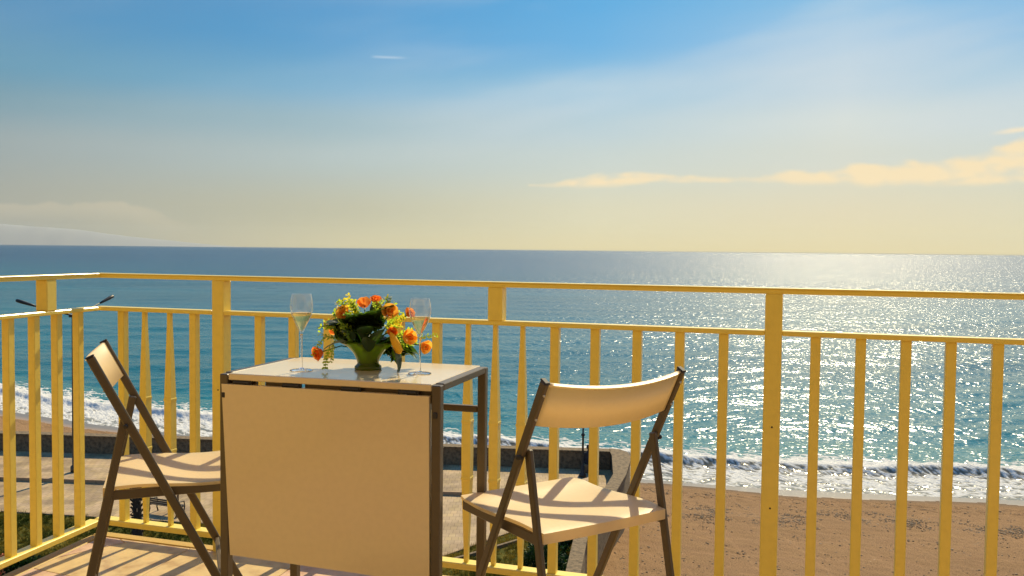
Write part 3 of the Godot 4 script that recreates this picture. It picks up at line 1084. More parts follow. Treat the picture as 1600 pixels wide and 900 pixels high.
# ------------------------------------------------------------------ table
func table() -> void:
	var W := 0.556
	var D := 0.344
	var B := Basis(Vector3.UP, deg_to_rad(TABLE_TURN))
	var corner := Vector3(-0.1543, 0, -1.9639)
	var t := thing("folding_table", "small drop-leaf folding table with cream top and brown metal frame", "table", corner + B * Vector3(-W / 2, 0, -D / 2), TABLE_TURN)
	var w := W / 2; var d := D / 2
	var mb: MB
	for sx in [-1, 1]:
		for sz in [-1, 1]:
			mb = MB.new()
			mb.box(Transform3D(Basis(), Vector3(sx * (w - 0.0105), 0.376, sz * (d - 0.011))), Vector3(0.021, 0.746, 0.022), 0.002)
			var leg := obj("leg", mb.done(), M.metal, t)
			mb = MB.new()
			mb.box(Transform3D(Basis(), Vector3(sx * (w - 0.0105), 0.004, sz * (d - 0.011))), Vector3(0.024, 0.012, 0.025), 0.002)
			obj("foot_cap", mb.done(), M.rubber, leg)
		mb = MB.new()
		mb.box(Transform3D(Basis(), Vector3(sx * (w - 0.0105), 0.743, 0)), Vector3(0.0208, 0.0165, D - 0.046), 0.002)
		obj("side_rail", mb.done(), M.metal, t)
		mb = MB.new()
		mb.box(Transform3D(Basis(), Vector3(sx * (w - 0.0105), 0.09, 0)), Vector3(0.016, 0.018, D - 0.046), 0.002)
		obj("lower_rail", mb.done(), M.metal, t)
	mb = MB.new()
	mb.box(Transform3D(Basis(), Vector3(0, 0.6415, -d + 0.011)), Vector3(W - 0.044, 0.0165, 0.018), 0.002)
	obj("stretcher", mb.done(), M.metal, t)
	mb = MB.new()
	mb.box(Transform3D(Basis(), Vector3(0, 0.7432, -0.003)), Vector3(W - 0.044, 0.0158, D + 0.002), 0.0018)
	obj("tabletop", mb.done(), M.laminate, t)
	mb = MB.new()
	for q in [[-0.256, -0.19], [-0.165, -0.118], [-0.062, 0.03], [0.058, 0.172], [0.192, 0.256]]:
		mb.box(Transform3D(Basis(), Vector3((q[0] + q[1]) / 2.0, 0.7225, d - 0.021)), Vector3(q[1] - q[0], 0.025, 0.012), 0.001)
	mb.box(Transform3D(Basis(), Vector3(0, 0.712, d - 0.021)), Vector3(W - 0.044, 0.012, 0.0115), 0.001)
	obj("front_apron", mb.done(), M.metal, t)
	# the hanging leaf, a little out of square
	mb = MB.new()
	var zt := d + 0.003
	var c := []
	for z in [zt, zt - 0.016]:
		c.append([Vector3(w - 0.549, 0.7262, z), Vector3(w - 0.0262, 0.7248, z), Vector3(w - 0.0235, 0.306, z - 0.004), Vector3(w - 0.5295, 0.318, z - 0.004)])
	for k in 2: for i in 4: c[k][i].x -= 0.0
	mb.fan(c[0], Vector3.BACK)
	mb.fan(c[1], Vector3.FORWARD)
	for i in 4:
		var j := (i + 1) % 4
		var q: Vector3 = (c[0][i] + c[0][j]) / 2.0 - Vector3(w - 0.288, 0.52, zt)
		mb.fan([c[0][i], c[0][j], c[1][j], c[1][i]], Vector3(q.x, q.y, 0))
	obj("drop_leaf", mb.done(), M.laminate, t)
	for x in [-0.22, -0.09, 0.06, 0.2]:
		mb = MB.new()
		mb.box(Transform3D(Basis(), Vector3(x, 0.731, d - 0.006)), Vector3(0.05, 0.0105, 0.006), 0.001)
		mb.lathe([Vector2(0, -0.02), Vector2(0.003, -0.02), Vector2(0.003, 0.02), Vector2(0, 0.02)], 8, Transform3D(Basis(Vector3.BACK, PI / 2), Vector3(x, 0.7305, d - 0.002)))
		obj("hinge", mb.done(), M.rubber, t)
	for sx in [-1.0, 1.0]:
		mb = MB.new()
		mb.box(Transform3D(Basis(), Vector3(sx * (w - 0.012), 0.683 if sx > 0 else 0.70, d + 0.001)), Vector3(0.010, 0.014, 0.006), 0.002)
		obj("catch", mb.done(), M.rubber, t)

# ------------------------------------------------------------------ chairs
func make_chair(label: String, at: Vector3, az: float) -> Node3D:
	# local frame: -z forward, +x right
	var t := thing("folding_chair", label, "chair", at, -az, "folding chairs at the table")
	var l := 0.2
	var bt := Vector3(0, 0.7655, 0.127)     # backrest end of the long legs
	var ff := Vector3(0, 0.0, -0.2625)
	var rf := Vector3(0, 0.0, 0.1756)
	var hinge := bt.lerp(ff, 0.2221)
	var mb: MB
	var lu := (ff - bt).normalized()
	for s in [-1.0, 1.0]:
		var X := Vector3(l * s, 0, 0)
		var side := Vector3.RIGHT
		mb = MB.new()
		mb.bar(bt + X - lu * 0.003, ff + X + lu * 0.0, 0.022, 0.013, Vector3.RIGHT, 0.003)
		var leg := obj("long_leg", mb.done(), M.metal, t)
		mb = MB.new()
		mb.bar(ff + X - lu * 0.02, ff + X + lu * 0.004, 0.026, 0.017, Vector3.RIGHT, 0.003)
		obj("foot_cap", mb.done(), M.rubber, leg)
		mb = MB.new()
		mb.bar(bt + X - lu * 0.007, bt + X - lu * 0.002, 0.023, 0.014, Vector3.RIGHT, 0.002)
		obj("end_cap", mb.done(), M.rubber, leg)
		# the short rear leg hangs beside it
		var Xi := Vector3((l - 0.0145) * s, 0, 0)
		var ru := (rf - hinge).normalized()
		mb = MB.new()
		mb.bar(hinge + Xi - ru * 0.012 + Vector3(0, 0, 0.012), rf + Xi, 0.021, 0.013, Vector3.RIGHT, 0.003)
		leg = obj("rear_leg", mb.done(), M.metal, t)
		mb = MB.new()
		mb.bar(rf + Xi - ru * 0.02, rf + Xi + ru * 0.004, 0.025, 0.017, Vector3.RIGHT, 0.003)
		obj("foot_cap", mb.done(), M.rubber, leg)
		mb = MB.new(true)
		mb.lathe([Vector2(0, -0.006), Vector2(0.006, -0.006), Vector2(0.006, 0.005), Vector2(0.004, 0.008), Vector2(0, 0.0085)], 10, Transform3D(Basis(Vector3.BACK, -PI / 2 * s), hinge + Vector3((l + 0.008) * s, -0.004, 0.006)))
		obj("pivot", mb.done(), M.rubber, t)
		# metal rail under the edge of the seat
		mb = MB.new()
		var sx: float = 0.1765 * s
		mb.bar(Vector3(sx, 0.4090, 0.094), Vector3(sx, 0.4125, -0.238), 0.013, 0.024, Vector3.UP, 0.002)
		obj("seat_rail", mb.done(), M.metal, t)
		mb = MB.new()
	mb = MB.new()
	var low := bt.lerp(ff, 0.80)
	mb.bar(low - Vector3(l - 0.006, 0, 0), low + Vector3(l - 0.006, 0, 0), 0.012, 0.016, Vector3.UP, 0.002)
	obj("front_crossbar", mb.done(), M.metal, t)
	low = hinge.lerp(rf, 0.86)
	mb = MB.new()
	mb.bar(low - Vector3(l - 0.02, 0, 0), low + Vector3(l - 0.02, 0, 0), 0.012, 0.016, Vector3.UP, 0.002)
	obj("rear_crossbar", mb.done(), M.metal, t)
	# contoured seat: raised along the sides and at the front, dished behind
	mb = MB.new(true)
	var top := []
	var bot := []
	var nx := 20
	var nz := 24
	for i in nx + 1:
		var ra := []; var rb := []
		var u := 2.0 * i / nx - 1.0
		for j in nz + 1:
			var v := float(j) / nz     # 0 rear .. 1 front
			var z := lerpf(0.1035, -0.2605, v)
			# rounded corners
			var cut := smoothstep(0.90, 1.0, v) * 0.010 + smoothstep(0.1, 0.0, v) * 0.004
			var x := u * (0.184 - cut)
			var y := lerpf(0.4285, 0.4375, v) - 0.013 * (1.0 - u * u) * sin(PI * clampf((v + 0.05) / 1.05, 0.0, 1.0)) + 0.006 * sin(TAU * v * 0.9 + 0.6) - 0.006 * smoothstep(0.86, 1.0, v)
			var e := maxf(absf(u), absf(2.0 * v - 1.0))
			y -= 0.0015 * smoothstep(0.95, 1.0, e)
			ra.append(Vector3(x, y, z))
			rb.append(Vector3(x, y - lerpf(0.008, 0.024, smoothstep(0.07, 0.03, v)), z))
		top.append(ra); bot.append(rb)
	for i in nx:
		for j in nz:
			mb.fan([top[i][j], top[i + 1][j], top[i + 1][j + 1], top[i][j + 1]], Vector3.UP)
			mb.fan([bot[i][j], bot[i + 1][j], bot[i + 1][j + 1], bot[i][j + 1]], Vector3.DOWN)
	mb.st.set_smooth_group(1)
	for j in nz:
		mb.fan([top[0][j], top[0][j + 1], bot[0][j + 1], bot[0][j]], Vector3.LEFT)
		mb.fan([top[nx][j], top[nx][j + 1], bot[nx][j + 1], bot[nx][j]], Vector3.RIGHT)
	mb.st.set_smooth_group(2)
	for i in nx:
		mb.fan([top[i][0], top[i + 1][0], bot[i + 1][0], bot[i][0]], Vector3.BACK)
		mb.fan([top[i][nz], top[i + 1][nz], bot[i + 1][nz], bot[i][nz]], Vector3.FORWARD)
	obj("seat", mb.done(), M.chair_plastic, t)
	# backrest: a bowed panel between the long legs
	mb = MB.new(true)
	var up := -lu
	var back := Vector3(0, up.z * -1.0, up.y).normalized()   # square to the legs, towards the rear
	var n := 22
	var rows := [[], [], [], [], [], []]
	for i in n + 1:
		var u := 2.0 * i / n - 1.0
		var bow := (1.0 - u * u) * 0.028
		var base := Vector3(u * (l - 0.004), bt.y, bt.z) + Vector3(0, 0, bow) + Vector3(0, -0.2 * bow, 0)
		var hi := 0.003 - 0.012 * (1.0 - u * u)
		var lo := -0.110 - 0.012 * (1.0 - u * u)
		var th := 0.0035
		rows[0].append(base + up * (hi - 0.003) + back * (th + 0.0035))
		rows[1].append(base + up * hi + back * 0.002)
		rows[2].append(base + up * (hi - 0.003) - back * th)
		rows[3].append(base + up * lo - back * th)
		rows[4].append(base + up * lo + back * th)
		rows[5].append(base + up * (hi - 0.010) + back * th)
	for i in n:
		for k in 6:
			var q := (k + 1) % 6
			var mid: Vector3 = (rows[0][i] + rows[2][i] + rows[3][i] + rows[4][i]) / 4.0
			var f: Vector3 = (rows[k][i] + rows[q][i + 1]) / 2.0 - mid
			var edge: Vector3 = rows[q][i] - rows[k][i]
			var nn := edge.cross(rows[k][i + 1] - rows[k][i])
			if nn.dot(f - edge.normalized() * f.dot(edge.normalized())) < 0.0: nn = -nn
			mb.fan([rows[k][i], rows[k][i + 1], rows[q][i + 1], rows[q][i]], nn)
	for i in [0, n]:
		var cap := []
		for k in 6: cap.append(rows[k][i])
		mb.fan(cap, Vector3.LEFT if i == 0 else Vector3.RIGHT)
	obj("backrest", mb.done(), M.chair_plastic, t)
	for sgn in [-1.0, 1.0]:
		for dist in [0.025, 0.088]:
			mb = MB.new(true)
			mb.lathe([Vector2(0, 0), Vector2(0.0042, 0.0), Vector2(0.0036, 0.0018), Vector2(0, 0.0024)], 10, Transform3D(Basis(Vector3.RIGHT, PI / 2 - 0.47), bt + lu * dist + back * 0.0108 + Vector3(l * sgn, 0, 0)))
			obj("rivet", mb.done(), M.steel, t)
	return t

func chairs() -> void:
	make_chair("folding chair left of the table, its seat pushed towards the table", Vector3(-1.0023, 0, -2.4797), 70.1)
	var c := make_chair("folding chair right of the table, seen from behind its curved backrest", Vector3(0.1668, 0, -2.1274), -33.9)

# ------------------------------------------------------------------ on the table
const TOP := 0.7512
func flute(label: String, at: Vector3, h: float) -> void:
	var t := thing("champagne_flute", label, "wine glass", at, 0.0, "flutes on the table")
	var k := h / 0.186
	var mb := MB.new(true)
	var bowl := [Vector2(0.0022, 0.088), Vector2(0.004, 0.0925), Vector2(0.0085, 0.102), Vector2(0.0165, 0.118), Vector2(0.0235, 0.134), Vector2(0.0270, 0.147), Vector2(0.0277, 0.156), Vector2(0.0268, 0.168), Vector2(0.0245, 0.180), Vector2(0.0232, 0.186)]
	var p := []
	for q in bowl: p.append(q * k)
	p.append(Vector2(0.0227, 0.1864) * k)
	for i in range(bowl.size() - 1, 0, -1): p.append((bowl[i] - Vector2(0.0009, 0)) * k)
	p.append(Vector2(0, 0.0925) * k)
	mb.lathe(p, 36)
	obj("bowl", mb.done(), M.glass, t)
	mb = MB.new(true)
	mb.lathe([Vector2(0.0026, 0.007) * k, Vector2(0.0022, 0.03) * k, Vector2(0.0022, 0.07) * k, Vector2(0.0035, 0.089) * k], 12)
	obj("stem", mb.done(), M.solid_glass, t)
	mb = MB.new(true)
	mb.lathe([Vector2(0.0, 0.0006), Vector2(0.0275, 0.0006), Vector2(0.0278, 0.0016), Vector2(0.022, 0.0032), Vector2(0.008, 0.0052), Vector2(0.0026, 0.007) * k], 32)
	obj("foot", mb.done(), M.solid_glass, t)
	var wine := MB.new(true)
	var level := 0.1405
	var wp := [Vector2(0, 0.0940) * k]
	for q in bowl:
		if q.y > 0.094 and q.y < level: wp.append((q - Vector2(0.0011, 0)) * k)
	wp.append(Vector2(0.0243, level) * k)
	wp.append(Vector2(0, level) * k)
	wine.lathe(wp, 32)
	var o := obj("sparkling_wine", wine.done(), M.wine)
	o.position = at
	tag(o, "pale sparkling wine in the %s champagne flute" % ("left" if at.x < -0.4 else "right"), "wine")

func rose(r: RandomNumberGenerator, size: float) -> ArrayMesh:
	var mb := MB.new(true)
	for k in 15:
		var ring := k / 5          # 0 heart, 1, 2 outside
		var a := k * 2.39996
		var R: float = size * [0.24, 0.50, 0.78][ring] * r.randf_range(0.92, 1.08)
		var H: float = size * [1.15, 1.1, 0.98][ring]
		var wide: float = [1.5, 1.15, 0.95][ring]
		var curl: float = [-0.30, -0.06, 0.20][ring]
		var g := []
		for i in 6:
			var v := i / 5.0
			var row := []
			for j in 6:
				var u := j / 5.0 * 2.0 - 1.0
				var w := wide * (0.45 + 0.55 * sin(PI * minf(v * 0.62 + 0.12, 0.5))) * (1.0 if v < 0.8 else 1.0 - 0.25 * (v - 0.8) / 0.2)
				var ang := a + u * w
				var rad: float = R * (0.35 + 0.65 * sqrt(v)) + size * curl * v * v * v + size * 0.03 * sin(u * 5.0 + k)
				row.append(Vector3(cos(ang) * rad, -size * 0.35 + H * v - size * 0.12 * u * u * v + size * 0.03 * sin(k * 3.0 + u * 4.0), sin(ang) * rad))
			g.append(row)
		mb.grid(g)
	return mb.done()

func leaf_mesh(len: float, wid: float, fold: float, droop: float) -> ArrayMesh:
	# along -z from the origin, drooping
	var mb := MB.new(true)
	var g := []
	for i in 9:
		var v := i / 8.0
		var w := wid * pow(sin(PI * clampf(v * 0.93 + 0.05, 0, 1)), 0.8)
		var row := []
		for j in 5:
			var u := j / 4.0 * 2.0 - 1.0
			row.append(Vector3(u * w, absf(u) * w * fold - droop * len * v * v + 0.02 * wid * sin(i * 2.0 + u), -len * v))
		g.append(row)
	mb.grid(g)
	return mb.done()

func sprig_mesh(r: RandomNumberGenerator, len: float, droop: float) -> ArrayMesh:
	var mb := MB.new(true)
	var pts := []
	for i in 8:
		var v := i / 7.0
		pts.append(Vector3(0.06 * len * sin(v * 3.0), -droop * len * v * v, -len * v))
	mb.tube(pts, [0.0012, 0.0011, 0.001, 0.0009, 0.0008, 0.0007, 0.0006, 0.0005], 5)
	for i in range(1, 8):
		for k in 3:
			var a := TAU * (k / 3.0) + i * 1.1 + r.randf_range(-0.3, 0.3)
			var d := Vector3(cos(a), sin(a) * 0.8 + 0.15, -0.55).normalized()
			var s := d.cross(Vector3(0.3, 1, 0.2)).normalized()
			var L := len * r.randf_range(0.13, 0.21)
			var w := L * 0.30
			var o: Vector3 = pts[i]
			var n := s.cross(d)
			mb.grid([[o, o], [o + d * L * 0.5 - s * w, o + d * L * 0.5 + s * w], [o + d * L * 0.85 - s * w * 0.6 - n * w * 0.3, o + d * L * 0.85 + s * w * 0.6 - n * w * 0.3], [o + d * L, o + d * L]])
	return mb.done()

func table_top_things() -> void:
	flute("champagne flute left of the flowers, half full of sparkling wine", Vector3(-0.508, TOP, -2.175), 0.186)
	flute("champagne flute right of the flowers, half full of sparkling wine", Vector3(-0.218, TOP, -2.141), 0.180)
	var at := Vector3(-0.353, TOP, -2.214)
	var v := thing("vase", "footed green glass vase with a flaring fan-shaped mouth", "vase", at)
	var mb := MB.new(true)
	mb.lathe([Vector2(0, 0.0), Vector2(0.0325, 0.0), Vector2(0.0335, 0.003), Vector2(0.0325, 0.008), Vector2(0.0285, 0.0115), Vector2(0.0265, 0.0135)], 32)
	mb.lathe([Vector2(0.0265, 0.0135), Vector2(0.0262, 0.016), Vector2(0.0, 0.016)], 32)
	obj("foot", mb.done(), M.vase_glass, v)
	mb = MB.new(true)
	var rows := []
	var prof := [Vector2(0.0262, 0.016), Vector2(0.0275, 0.022), Vector2(0.032, 0.032), Vector2(0.0385, 0.042), Vector2(0.048, 0.052), Vector2(0.060, 0.060), Vector2(0.072, 0.066), Vector2(0.074, 0.0672), Vector2(0.071, 0.0668), Vector2(0.059, 0.0618), Vector2(0.046, 0.054), Vector2(0.036, 0.044), Vector2(0.029, 0.034), Vector2(0.02, 0.026), Vector2(0, 0.024)]
	for q in prof:
		var row := []
		for k in 37:
			var a := TAU * k / 36.0
			var wav := 1.0 + 0.06 * sin(a * 6.0) * smoothstep(0.03, 0.065, q.y)
			row.append(Vector3(cos(a) * q.x * wav, q.y, sin(a) * q.x * wav * lerpf(1.0, 0.72, smoothstep(0.02, 0.06, q.y))))
		rows.append(row)
	mb.grid(rows)
	obj("bowl", mb.done(), M.vase_glass, v)

	var f := thing("flower_arrangement", "round arrangement of orange roses and mixed greenery in the green vase", "flowers", at + Vector3(0, 0.05, 0))
	var r := RandomNumberGenerator.new()
	r.seed = 31
	# x, y above the table, z towards the camera, size, material
	var roses := [
		[-0.053, 0.1365, 0.035, 0.0195, "rose_amber", Vector3(-0.35, 0.55, 0.75)], [0.018, 0.168, 0.0, 0.0155, "rose_deep", Vector3(0.1, 0.9, 0.35)],
		[0.057, 0.1405, 0.035, 0.021, "rose_amber", Vector3(0.2, 0.6, 0.75)], [0.098, 0.1365, -0.01, 0.015, "rose_orange", Vector3(0.55, 0.5, 0.5)],
		[0.104, 0.085, 0.045, 0.0195, "rose_amber", Vector3(0.5, 0.1, 0.8)], [0.138, 0.061, 0.02, 0.0185, "rose_amber", Vector3(0.75, -0.2, 0.6)],
		[-0.113, 0.043, 0.03, 0.019, "rose_deep", Vector3(-0.7, -0.25, 0.6)], [0.067, 0.098, 0.055, 0.012, "rose_deep", Vector3(0.1, 0.0, 0.9)],
		[-0.02, 0.155, -0.06, 0.018, "rose_orange", Vector3(-0.2, 0.6, -0.7)], [0.05, 0.11, -0.09, 0.019, "rose_amber", Vector3(0.3, 0.3, -0.9)], [-0.09, 0.09, -0.07, 0.018, "rose_orange", Vector3(-0.6, 0.3, -0.7)]]
	for q in roses:
		var d: Vector3 = q[5].normalized()
		var o := obj("rose", rose(r, q[3]), M[q[4]], f)
		var x := d.cross(Vector3.FORWARD if absf(d.z) < 0.8 else Vector3.RIGHT).normalized()
		o.transform = Transform3D(Basis(x, d, x.cross(d)), Vector3(q[0], q[1] - 0.05, q[2]))
		# stem back to the mouth of the vase
		var s := MB.new(true)
		var head := Vector3(q[0], q[1] - 0.05, q[2])
		var heart := Vector3(q[0] * 0.12, 0.0, q[2] * 0.12)
		s.tube([heart, heart.lerp(head, 0.5) + Vector3.UP * 0.012, head - d * q[3] * 0.3], [0.0016, 0.0014, 0.0018], 6)
		obj("stem", s.done(), M.leaf_mid, f)
	# a fallen yellow petal-shaped lily bud on the right
	mb = MB.new(true)
	mb.tube([Vector3(0.062, 0.047, 0.06), Vector3(0.07, 0.035, 0.066), Vector3(0.078, 0.018, 0.068), Vector3(0.085, 0.003, 0.066), Vector3(0.086, -0.004, 0.065)], [0.003, 0.008, 0.0105, 0.0095, 0.003], 10)
	obj("lily_bud", mb.done(), M.petal_yellow, f)
	var place := func(called: String, mesh: Mesh, m: Material, p: Vector3, dir: Vector3, roll: float) -> void:
		var o := obj(called, mesh, m, f)
		var z := -dir.normalized()
		var x := Vector3.UP.cross(z).normalized() if absf(z.y) < 0.97 else Vector3.RIGHT
		var b := Basis(x, z.cross(x), z) * Basis(Vector3.BACK, roll)
		o.transform = Transform3D(b, p)
	# big dark leaves that fill the middle and hang over the vase
	var big := [leaf_mesh(0.056, 0.019, 0.25, 0.5), leaf_mesh(0.047, 0.017, 0.3, 0.4), leaf_mesh(0.062, 0.02, 0.2, 0.7)]
	for k in 64:
		# leaves that lie over the dome like scales
		var a := TAU * k * 0.381966
		var e := lerpf(-0.35, 1.3, fmod(k * 0.618, 1.0))
		var d := Vector3(cos(a) * cos(e), sin(e), sin(a) * cos(e))
		var side := d.cross(Vector3.UP).normalized()
		var dir := (Vector3.UP - d * d.y) * 0.8 + side * r.randf_range(-0.9, 0.9) + d * 0.3
		place.call("leaf", big[k % 3], M.leaf_dark if k % 5 else M.leaf_mid, Vector3(d.x * 0.075, 0.005 + d.y * 0.07, d.z * 0.055) - dir.normalized() * 0.02, dir, r.randf_range(-0.4, 0.4))
	for k in 56:
		var a := TAU * k * 0.381966
		var e := lerpf(-0.15, 1.35, fmod(k * 0.618, 1.0))
		var d := Vector3(cos(a) * cos(e), sin(e), sin(a) * cos(e) * 0.85)
		var p := Vector3(d.x * 0.062, 0.012 + d.y * 0.055, d.z * 0.045)
		place.call("leaf", big[k % 3], M.leaf_dark if k % 4 else M.leaf_mid, p, d + Vector3(0, 0.15, 0), r.randf_range(-0.6, 0.6))
	for q in [[Vector3(0.0, 0.03, 0.055), Vector3(0.1, 1, 0.5)], [Vector3(0.025, 0.02, 0.06), Vector3(0.2, 1.0, 0.45)], [Vector3(-0.03, 0.025, 0.055), Vector3(-0.3, 0.9, 0.5)], [Vector3(0.01, 0.0, 0.062), Vector3(0.05, 1, 0.35)], [Vector3(-0.045, 0.02, 0.05), Vector3(-0.9, 0.2, 0.5)], [Vector3(0.06, 0.015, 0.05), Vector3(0.8, -0.4, 0.5)]]:
		place.call("leaf", big[r.randi_range(0, 2)], M.leaf_dark, q[0], q[1], r.randf_range(-0.5, 0.5))
	# sprigs: lime and yellow on the left and over the top, a few on the right
	for k in 46:
		var a := r.randf_range(2.0, 4.4) if k < 28 else r.randf_range(-0.9, 0.9)
		var e := r.randf_range(-0.05, 1.15) if k < 28 else r.randf_range(0.0, 1.3)
		var d := Vector3(cos(a) * cos(e), sin(e), -sin(a) * cos(e) * 0.8 + 0.12)
		var p := Vector3(d.x * 0.062, 0.01 + maxf(d.y, -0.1) * 0.072, d.z * 0.045)
		var m: Material = M.leaf_lime if r.randf() < 0.5 else (M.leaf_yellow if r.randf() < 0.6 else M.leaf_mid)
		place.call("sprig", sprig_mesh(r, r.randf_range(0.042, 0.062), r.randf_range(0.05, 0.55)), m, p, d, r.randf() * TAU)
	# what trails down to the table
	for q in [[Vector3(-0.085, 0.01, 0.045), Vector3(-0.15, -1, 0.15), 0.05], [Vector3(-0.075, 0.02, 0.05), Vector3(-0.05, -1, 0.1), 0.045], [Vector3(-0.10, 0.03, 0.03), Vector3(-0.5, -0.8, 0.2), 0.05], [Vector3(0.12, 0.03, 0.02), Vector3(0.9, 0.25, 0.2), 0.05]]:
		place.call("sprig", sprig_mesh(r, q[2], 0.1), M.leaf_lime, q[0], q[1], r.randf() * TAU)
	place.call("leaf", leaf_mesh(0.062, 0.010, 0.4, 0.25), M.leaf_dark, Vector3(0.076, 0.008, 0.04), Vector3(0.25, -1, 0.1), 0.4)
	place.call("leaf", leaf_mesh(0.05, 0.012, 0.4, 0.25), M.leaf_mid, Vector3(0.07, 0.015, 0.035), Vector3(0.25, -0.9, 0.3), -0.4)
	place.call("leaf", leaf_mesh(0.035, 0.012, 0.4, 0.1), M.leaf_lime, Vector3(0.075, 0.055, 0.05), Vector3(0.3, 0.3, 0.9), 0.2)

# ------------------------------------------------------------------ on the promenade
func street_things() -> void:
	# tall street lamp with two arms
	var lp := Vector3(-19.31, PROM, -39.6)
	var t := thing("street_lamp", "tall thin dark street lamp with two raised arms on the promenade", "street lamp", lp)
	var mb := MB.new(true)
	mb.lathe([Vector2(0, 0), Vector2(0.17, 0), Vector2(0.17, 0.25), Vector2(0.10, 0.32), Vector2(0.095, 1.2), Vector2(0.06, 6.9), Vector2(0.05, 6.98), Vector2(0, 6.98)], 12)
	obj("pole", mb.done(), M.pole_paint, t)
	mb = MB.new()
	mb.box(Transform3D(Basis(), Vector3(0, 6.93, 0)), Vector3(0.34, 0.12, 0.16), 0.02)
	obj("bracket", mb.done(), M.iron, t)
	for q in [[Vector3(-1.55, 7.36, 0.2), Vector3(-2.35, 7.62, 0.3)], [Vector3(0.55, 7.42, -1.4), Vector3(0.86, 7.72, -2.1)]]:
		mb = MB.new(true)
		mb.tube([Vector3(0, 6.95, 0), q[0] * Vector3(0.5, 0, 0.5) + Vector3(0, 7.14, 0), q[0]], [0.04, 0.035, 0.03], 8)
		var arm := obj("arm", mb.done(), M.iron, t)
		mb = MB.new(true)
		var a: Vector3 = q[0]; var b: Vector3 = q[1]
		mb.tube([a, a.lerp(b, 0.25), a.lerp(b, 0.7), b.lerp(a, 0.05), b], [0.04, 0.06, 0.08, 0.075, 0.03], 10)
		obj("lamp_head", mb.done(), M.iron, arm)

	# small lantern post by the corner of the wall
	t = thing("lantern_post", "short black iron lantern post standing in front of the sea wall corner", "street lamp", Vector3(3.22, PROM, -39.65))
	mb = MB.new(true)
	mb.lathe([Vector2(0, 0), Vector2(0.16, 0), Vector2(0.16, 0.12), Vector2(0.09, 0.2), Vector2(0.075, 0.5), Vector2(0.05, 0.55), Vector2(0.045, 1.82), Vector2(0.085, 1.85), Vector2(0.085, 1.92), Vector2(0.04, 1.96), Vector2(0.035, 2.62), Vector2(0, 2.62)], 10)
	obj("pole", mb.done(), M.iron, t)
	mb = MB.new()
	mb.lathe([Vector2(0, 2.62), Vector2(0.10, 2.64), Vector2(0.17, 3.0), Vector2(0, 3.0)], 6)
	obj("lamp_glass", mb.done(), M.lamp_glass, t)
	mb = MB.new()
	mb.lathe([Vector2(0, 3.0), Vector2(0.21, 3.0), Vector2(0.06, 3.16), Vector2(0.02, 3.26), Vector2(0, 3.26)], 6)
	obj("lantern_roof", mb.done(), M.iron, t)

	# bench
	t = thing("park_bench", "low iron and wood slat bench facing away on the paving", "bench", Vector3(-13.05, PROM - 0.15, -33.9), -22.0)
	for x in [-0.66, 0.66]:
		mb = MB.new(true)
		mb.tube([Vector3(x, 0, 0.24), Vector3(x, 0.2, 0.16), Vector3(x, 0.36, 0.2), Vector3(x, 0.52, 0.26), Vector3(x, 0.68, 0.31)], [0.03, 0.024, 0.026, 0.024, 0.02], 8)
		mb.tube([Vector3(x, 0, -0.26), Vector3(x, 0.18, -0.2), Vector3(x, 0.36, -0.24)], [0.03, 0.024, 0.026], 8)
		mb.tube([Vector3(x, 0.36, 0.2), Vector3(x, 0.33, 0.0), Vector3(x, 0.36, -0.24)], [0.025, 0.022, 0.025], 8)
		mb.tube([Vector3(x, 0.52, 0.26), Vector3(x, 0.56, 0.0), Vector3(x, 0.54, -0.2), Vector3(x, 0.36, -0.24)], [0.02, 0.022, 0.022, 0.02], 8)
		obj("end_frame", mb.done(), M.iron, t)
	for k in 5:
		mb = MB.new()
		mb.box(Transform3D(Basis(), Vector3(0, 0.385, 0.15 - k * 0.088)), Vector3(1.4, 0.028, 0.07), 0.005)
		obj("seat_slat", mb.done(), M.bench_wood, t)
	for k in 3:
		mb = MB.new()
		mb.box(Transform3D(Basis(Vector3.RIGHT, 0.32), Vector3(0, 0.46 + k * 0.088, 0.225 + k * 0.032)), Vector3(1.4, 0.07, 0.026), 0.005)
		obj("back_slat", mb.done(), M.bench_wood, t)

	mb = MB.new(true)
	mb.tube([Vector3(0, 0, 0), Vector3(0.02, 0.8, 0.01), Vector3(0.06, 1.55, 0.0)], [0.045, 0.042, 0.035], 8)
	var st := obj("wooden_stake", mb.done(), M.stake_wood)
	st.position = Vector3(-12.85, PROM - 0.15, -34.5)
	tag(st, "thin brown wooden stake standing behind the bench", "post")

	# cut palm trunk with old frond stubs
	t = thing("palm_stump", "short dark palm trunk with ragged old frond stubs on the lawn edge", "palm tree", Vector3(-12.92, PROM - 0.06, -30.9))
	mb = MB.new(true)
	mb.tube([Vector3(0, -0.1, 0), Vector3(0, 0.2, 0), Vector3(0.02, 0.7, 0), Vector3(0.0, 1.3, 0.02), Vector3(0.01, 1.9, 0)], [0.22, 0.17, 0.145, 0.14, 0.15], 12)
	obj("trunk", mb.done(), M.bark, t)
	var r := RandomNumberGenerator.new()
	r.seed = 8
	mb = MB.new()
	for k in 60:
		var a := k * 2.4
		var y := 0.15 + 1.7 * k / 60.0
		var d := Vector3(cos(a), 0, sin(a))
		var o := d * 0.13 + Vector3.UP * y
		mb.bar(o, o + d * r.randf_range(0.05, 0.13) + Vector3.UP * r.randf_range(0.04, 0.14), 0.06, 0.02, d.cross(Vector3.UP), 0.0)
	for k in 9:
		var a := r.randf() * TAU
		var d := Vector3(cos(a), 0, sin(a))
		var o := d * 0.14 + Vector3.UP * r.randf_range(0.7, 1.7)
		mb.bar(o, o + d * r.randf_range(0.18, 0.32) - Vector3.UP * r.randf_range(0.05, 0.2), 0.03, 0.012, Vector3.UP, 0.0)
	obj("frond_stub", mb.done(), M.bark, t).set_meta("kind", "stuff")
	person()

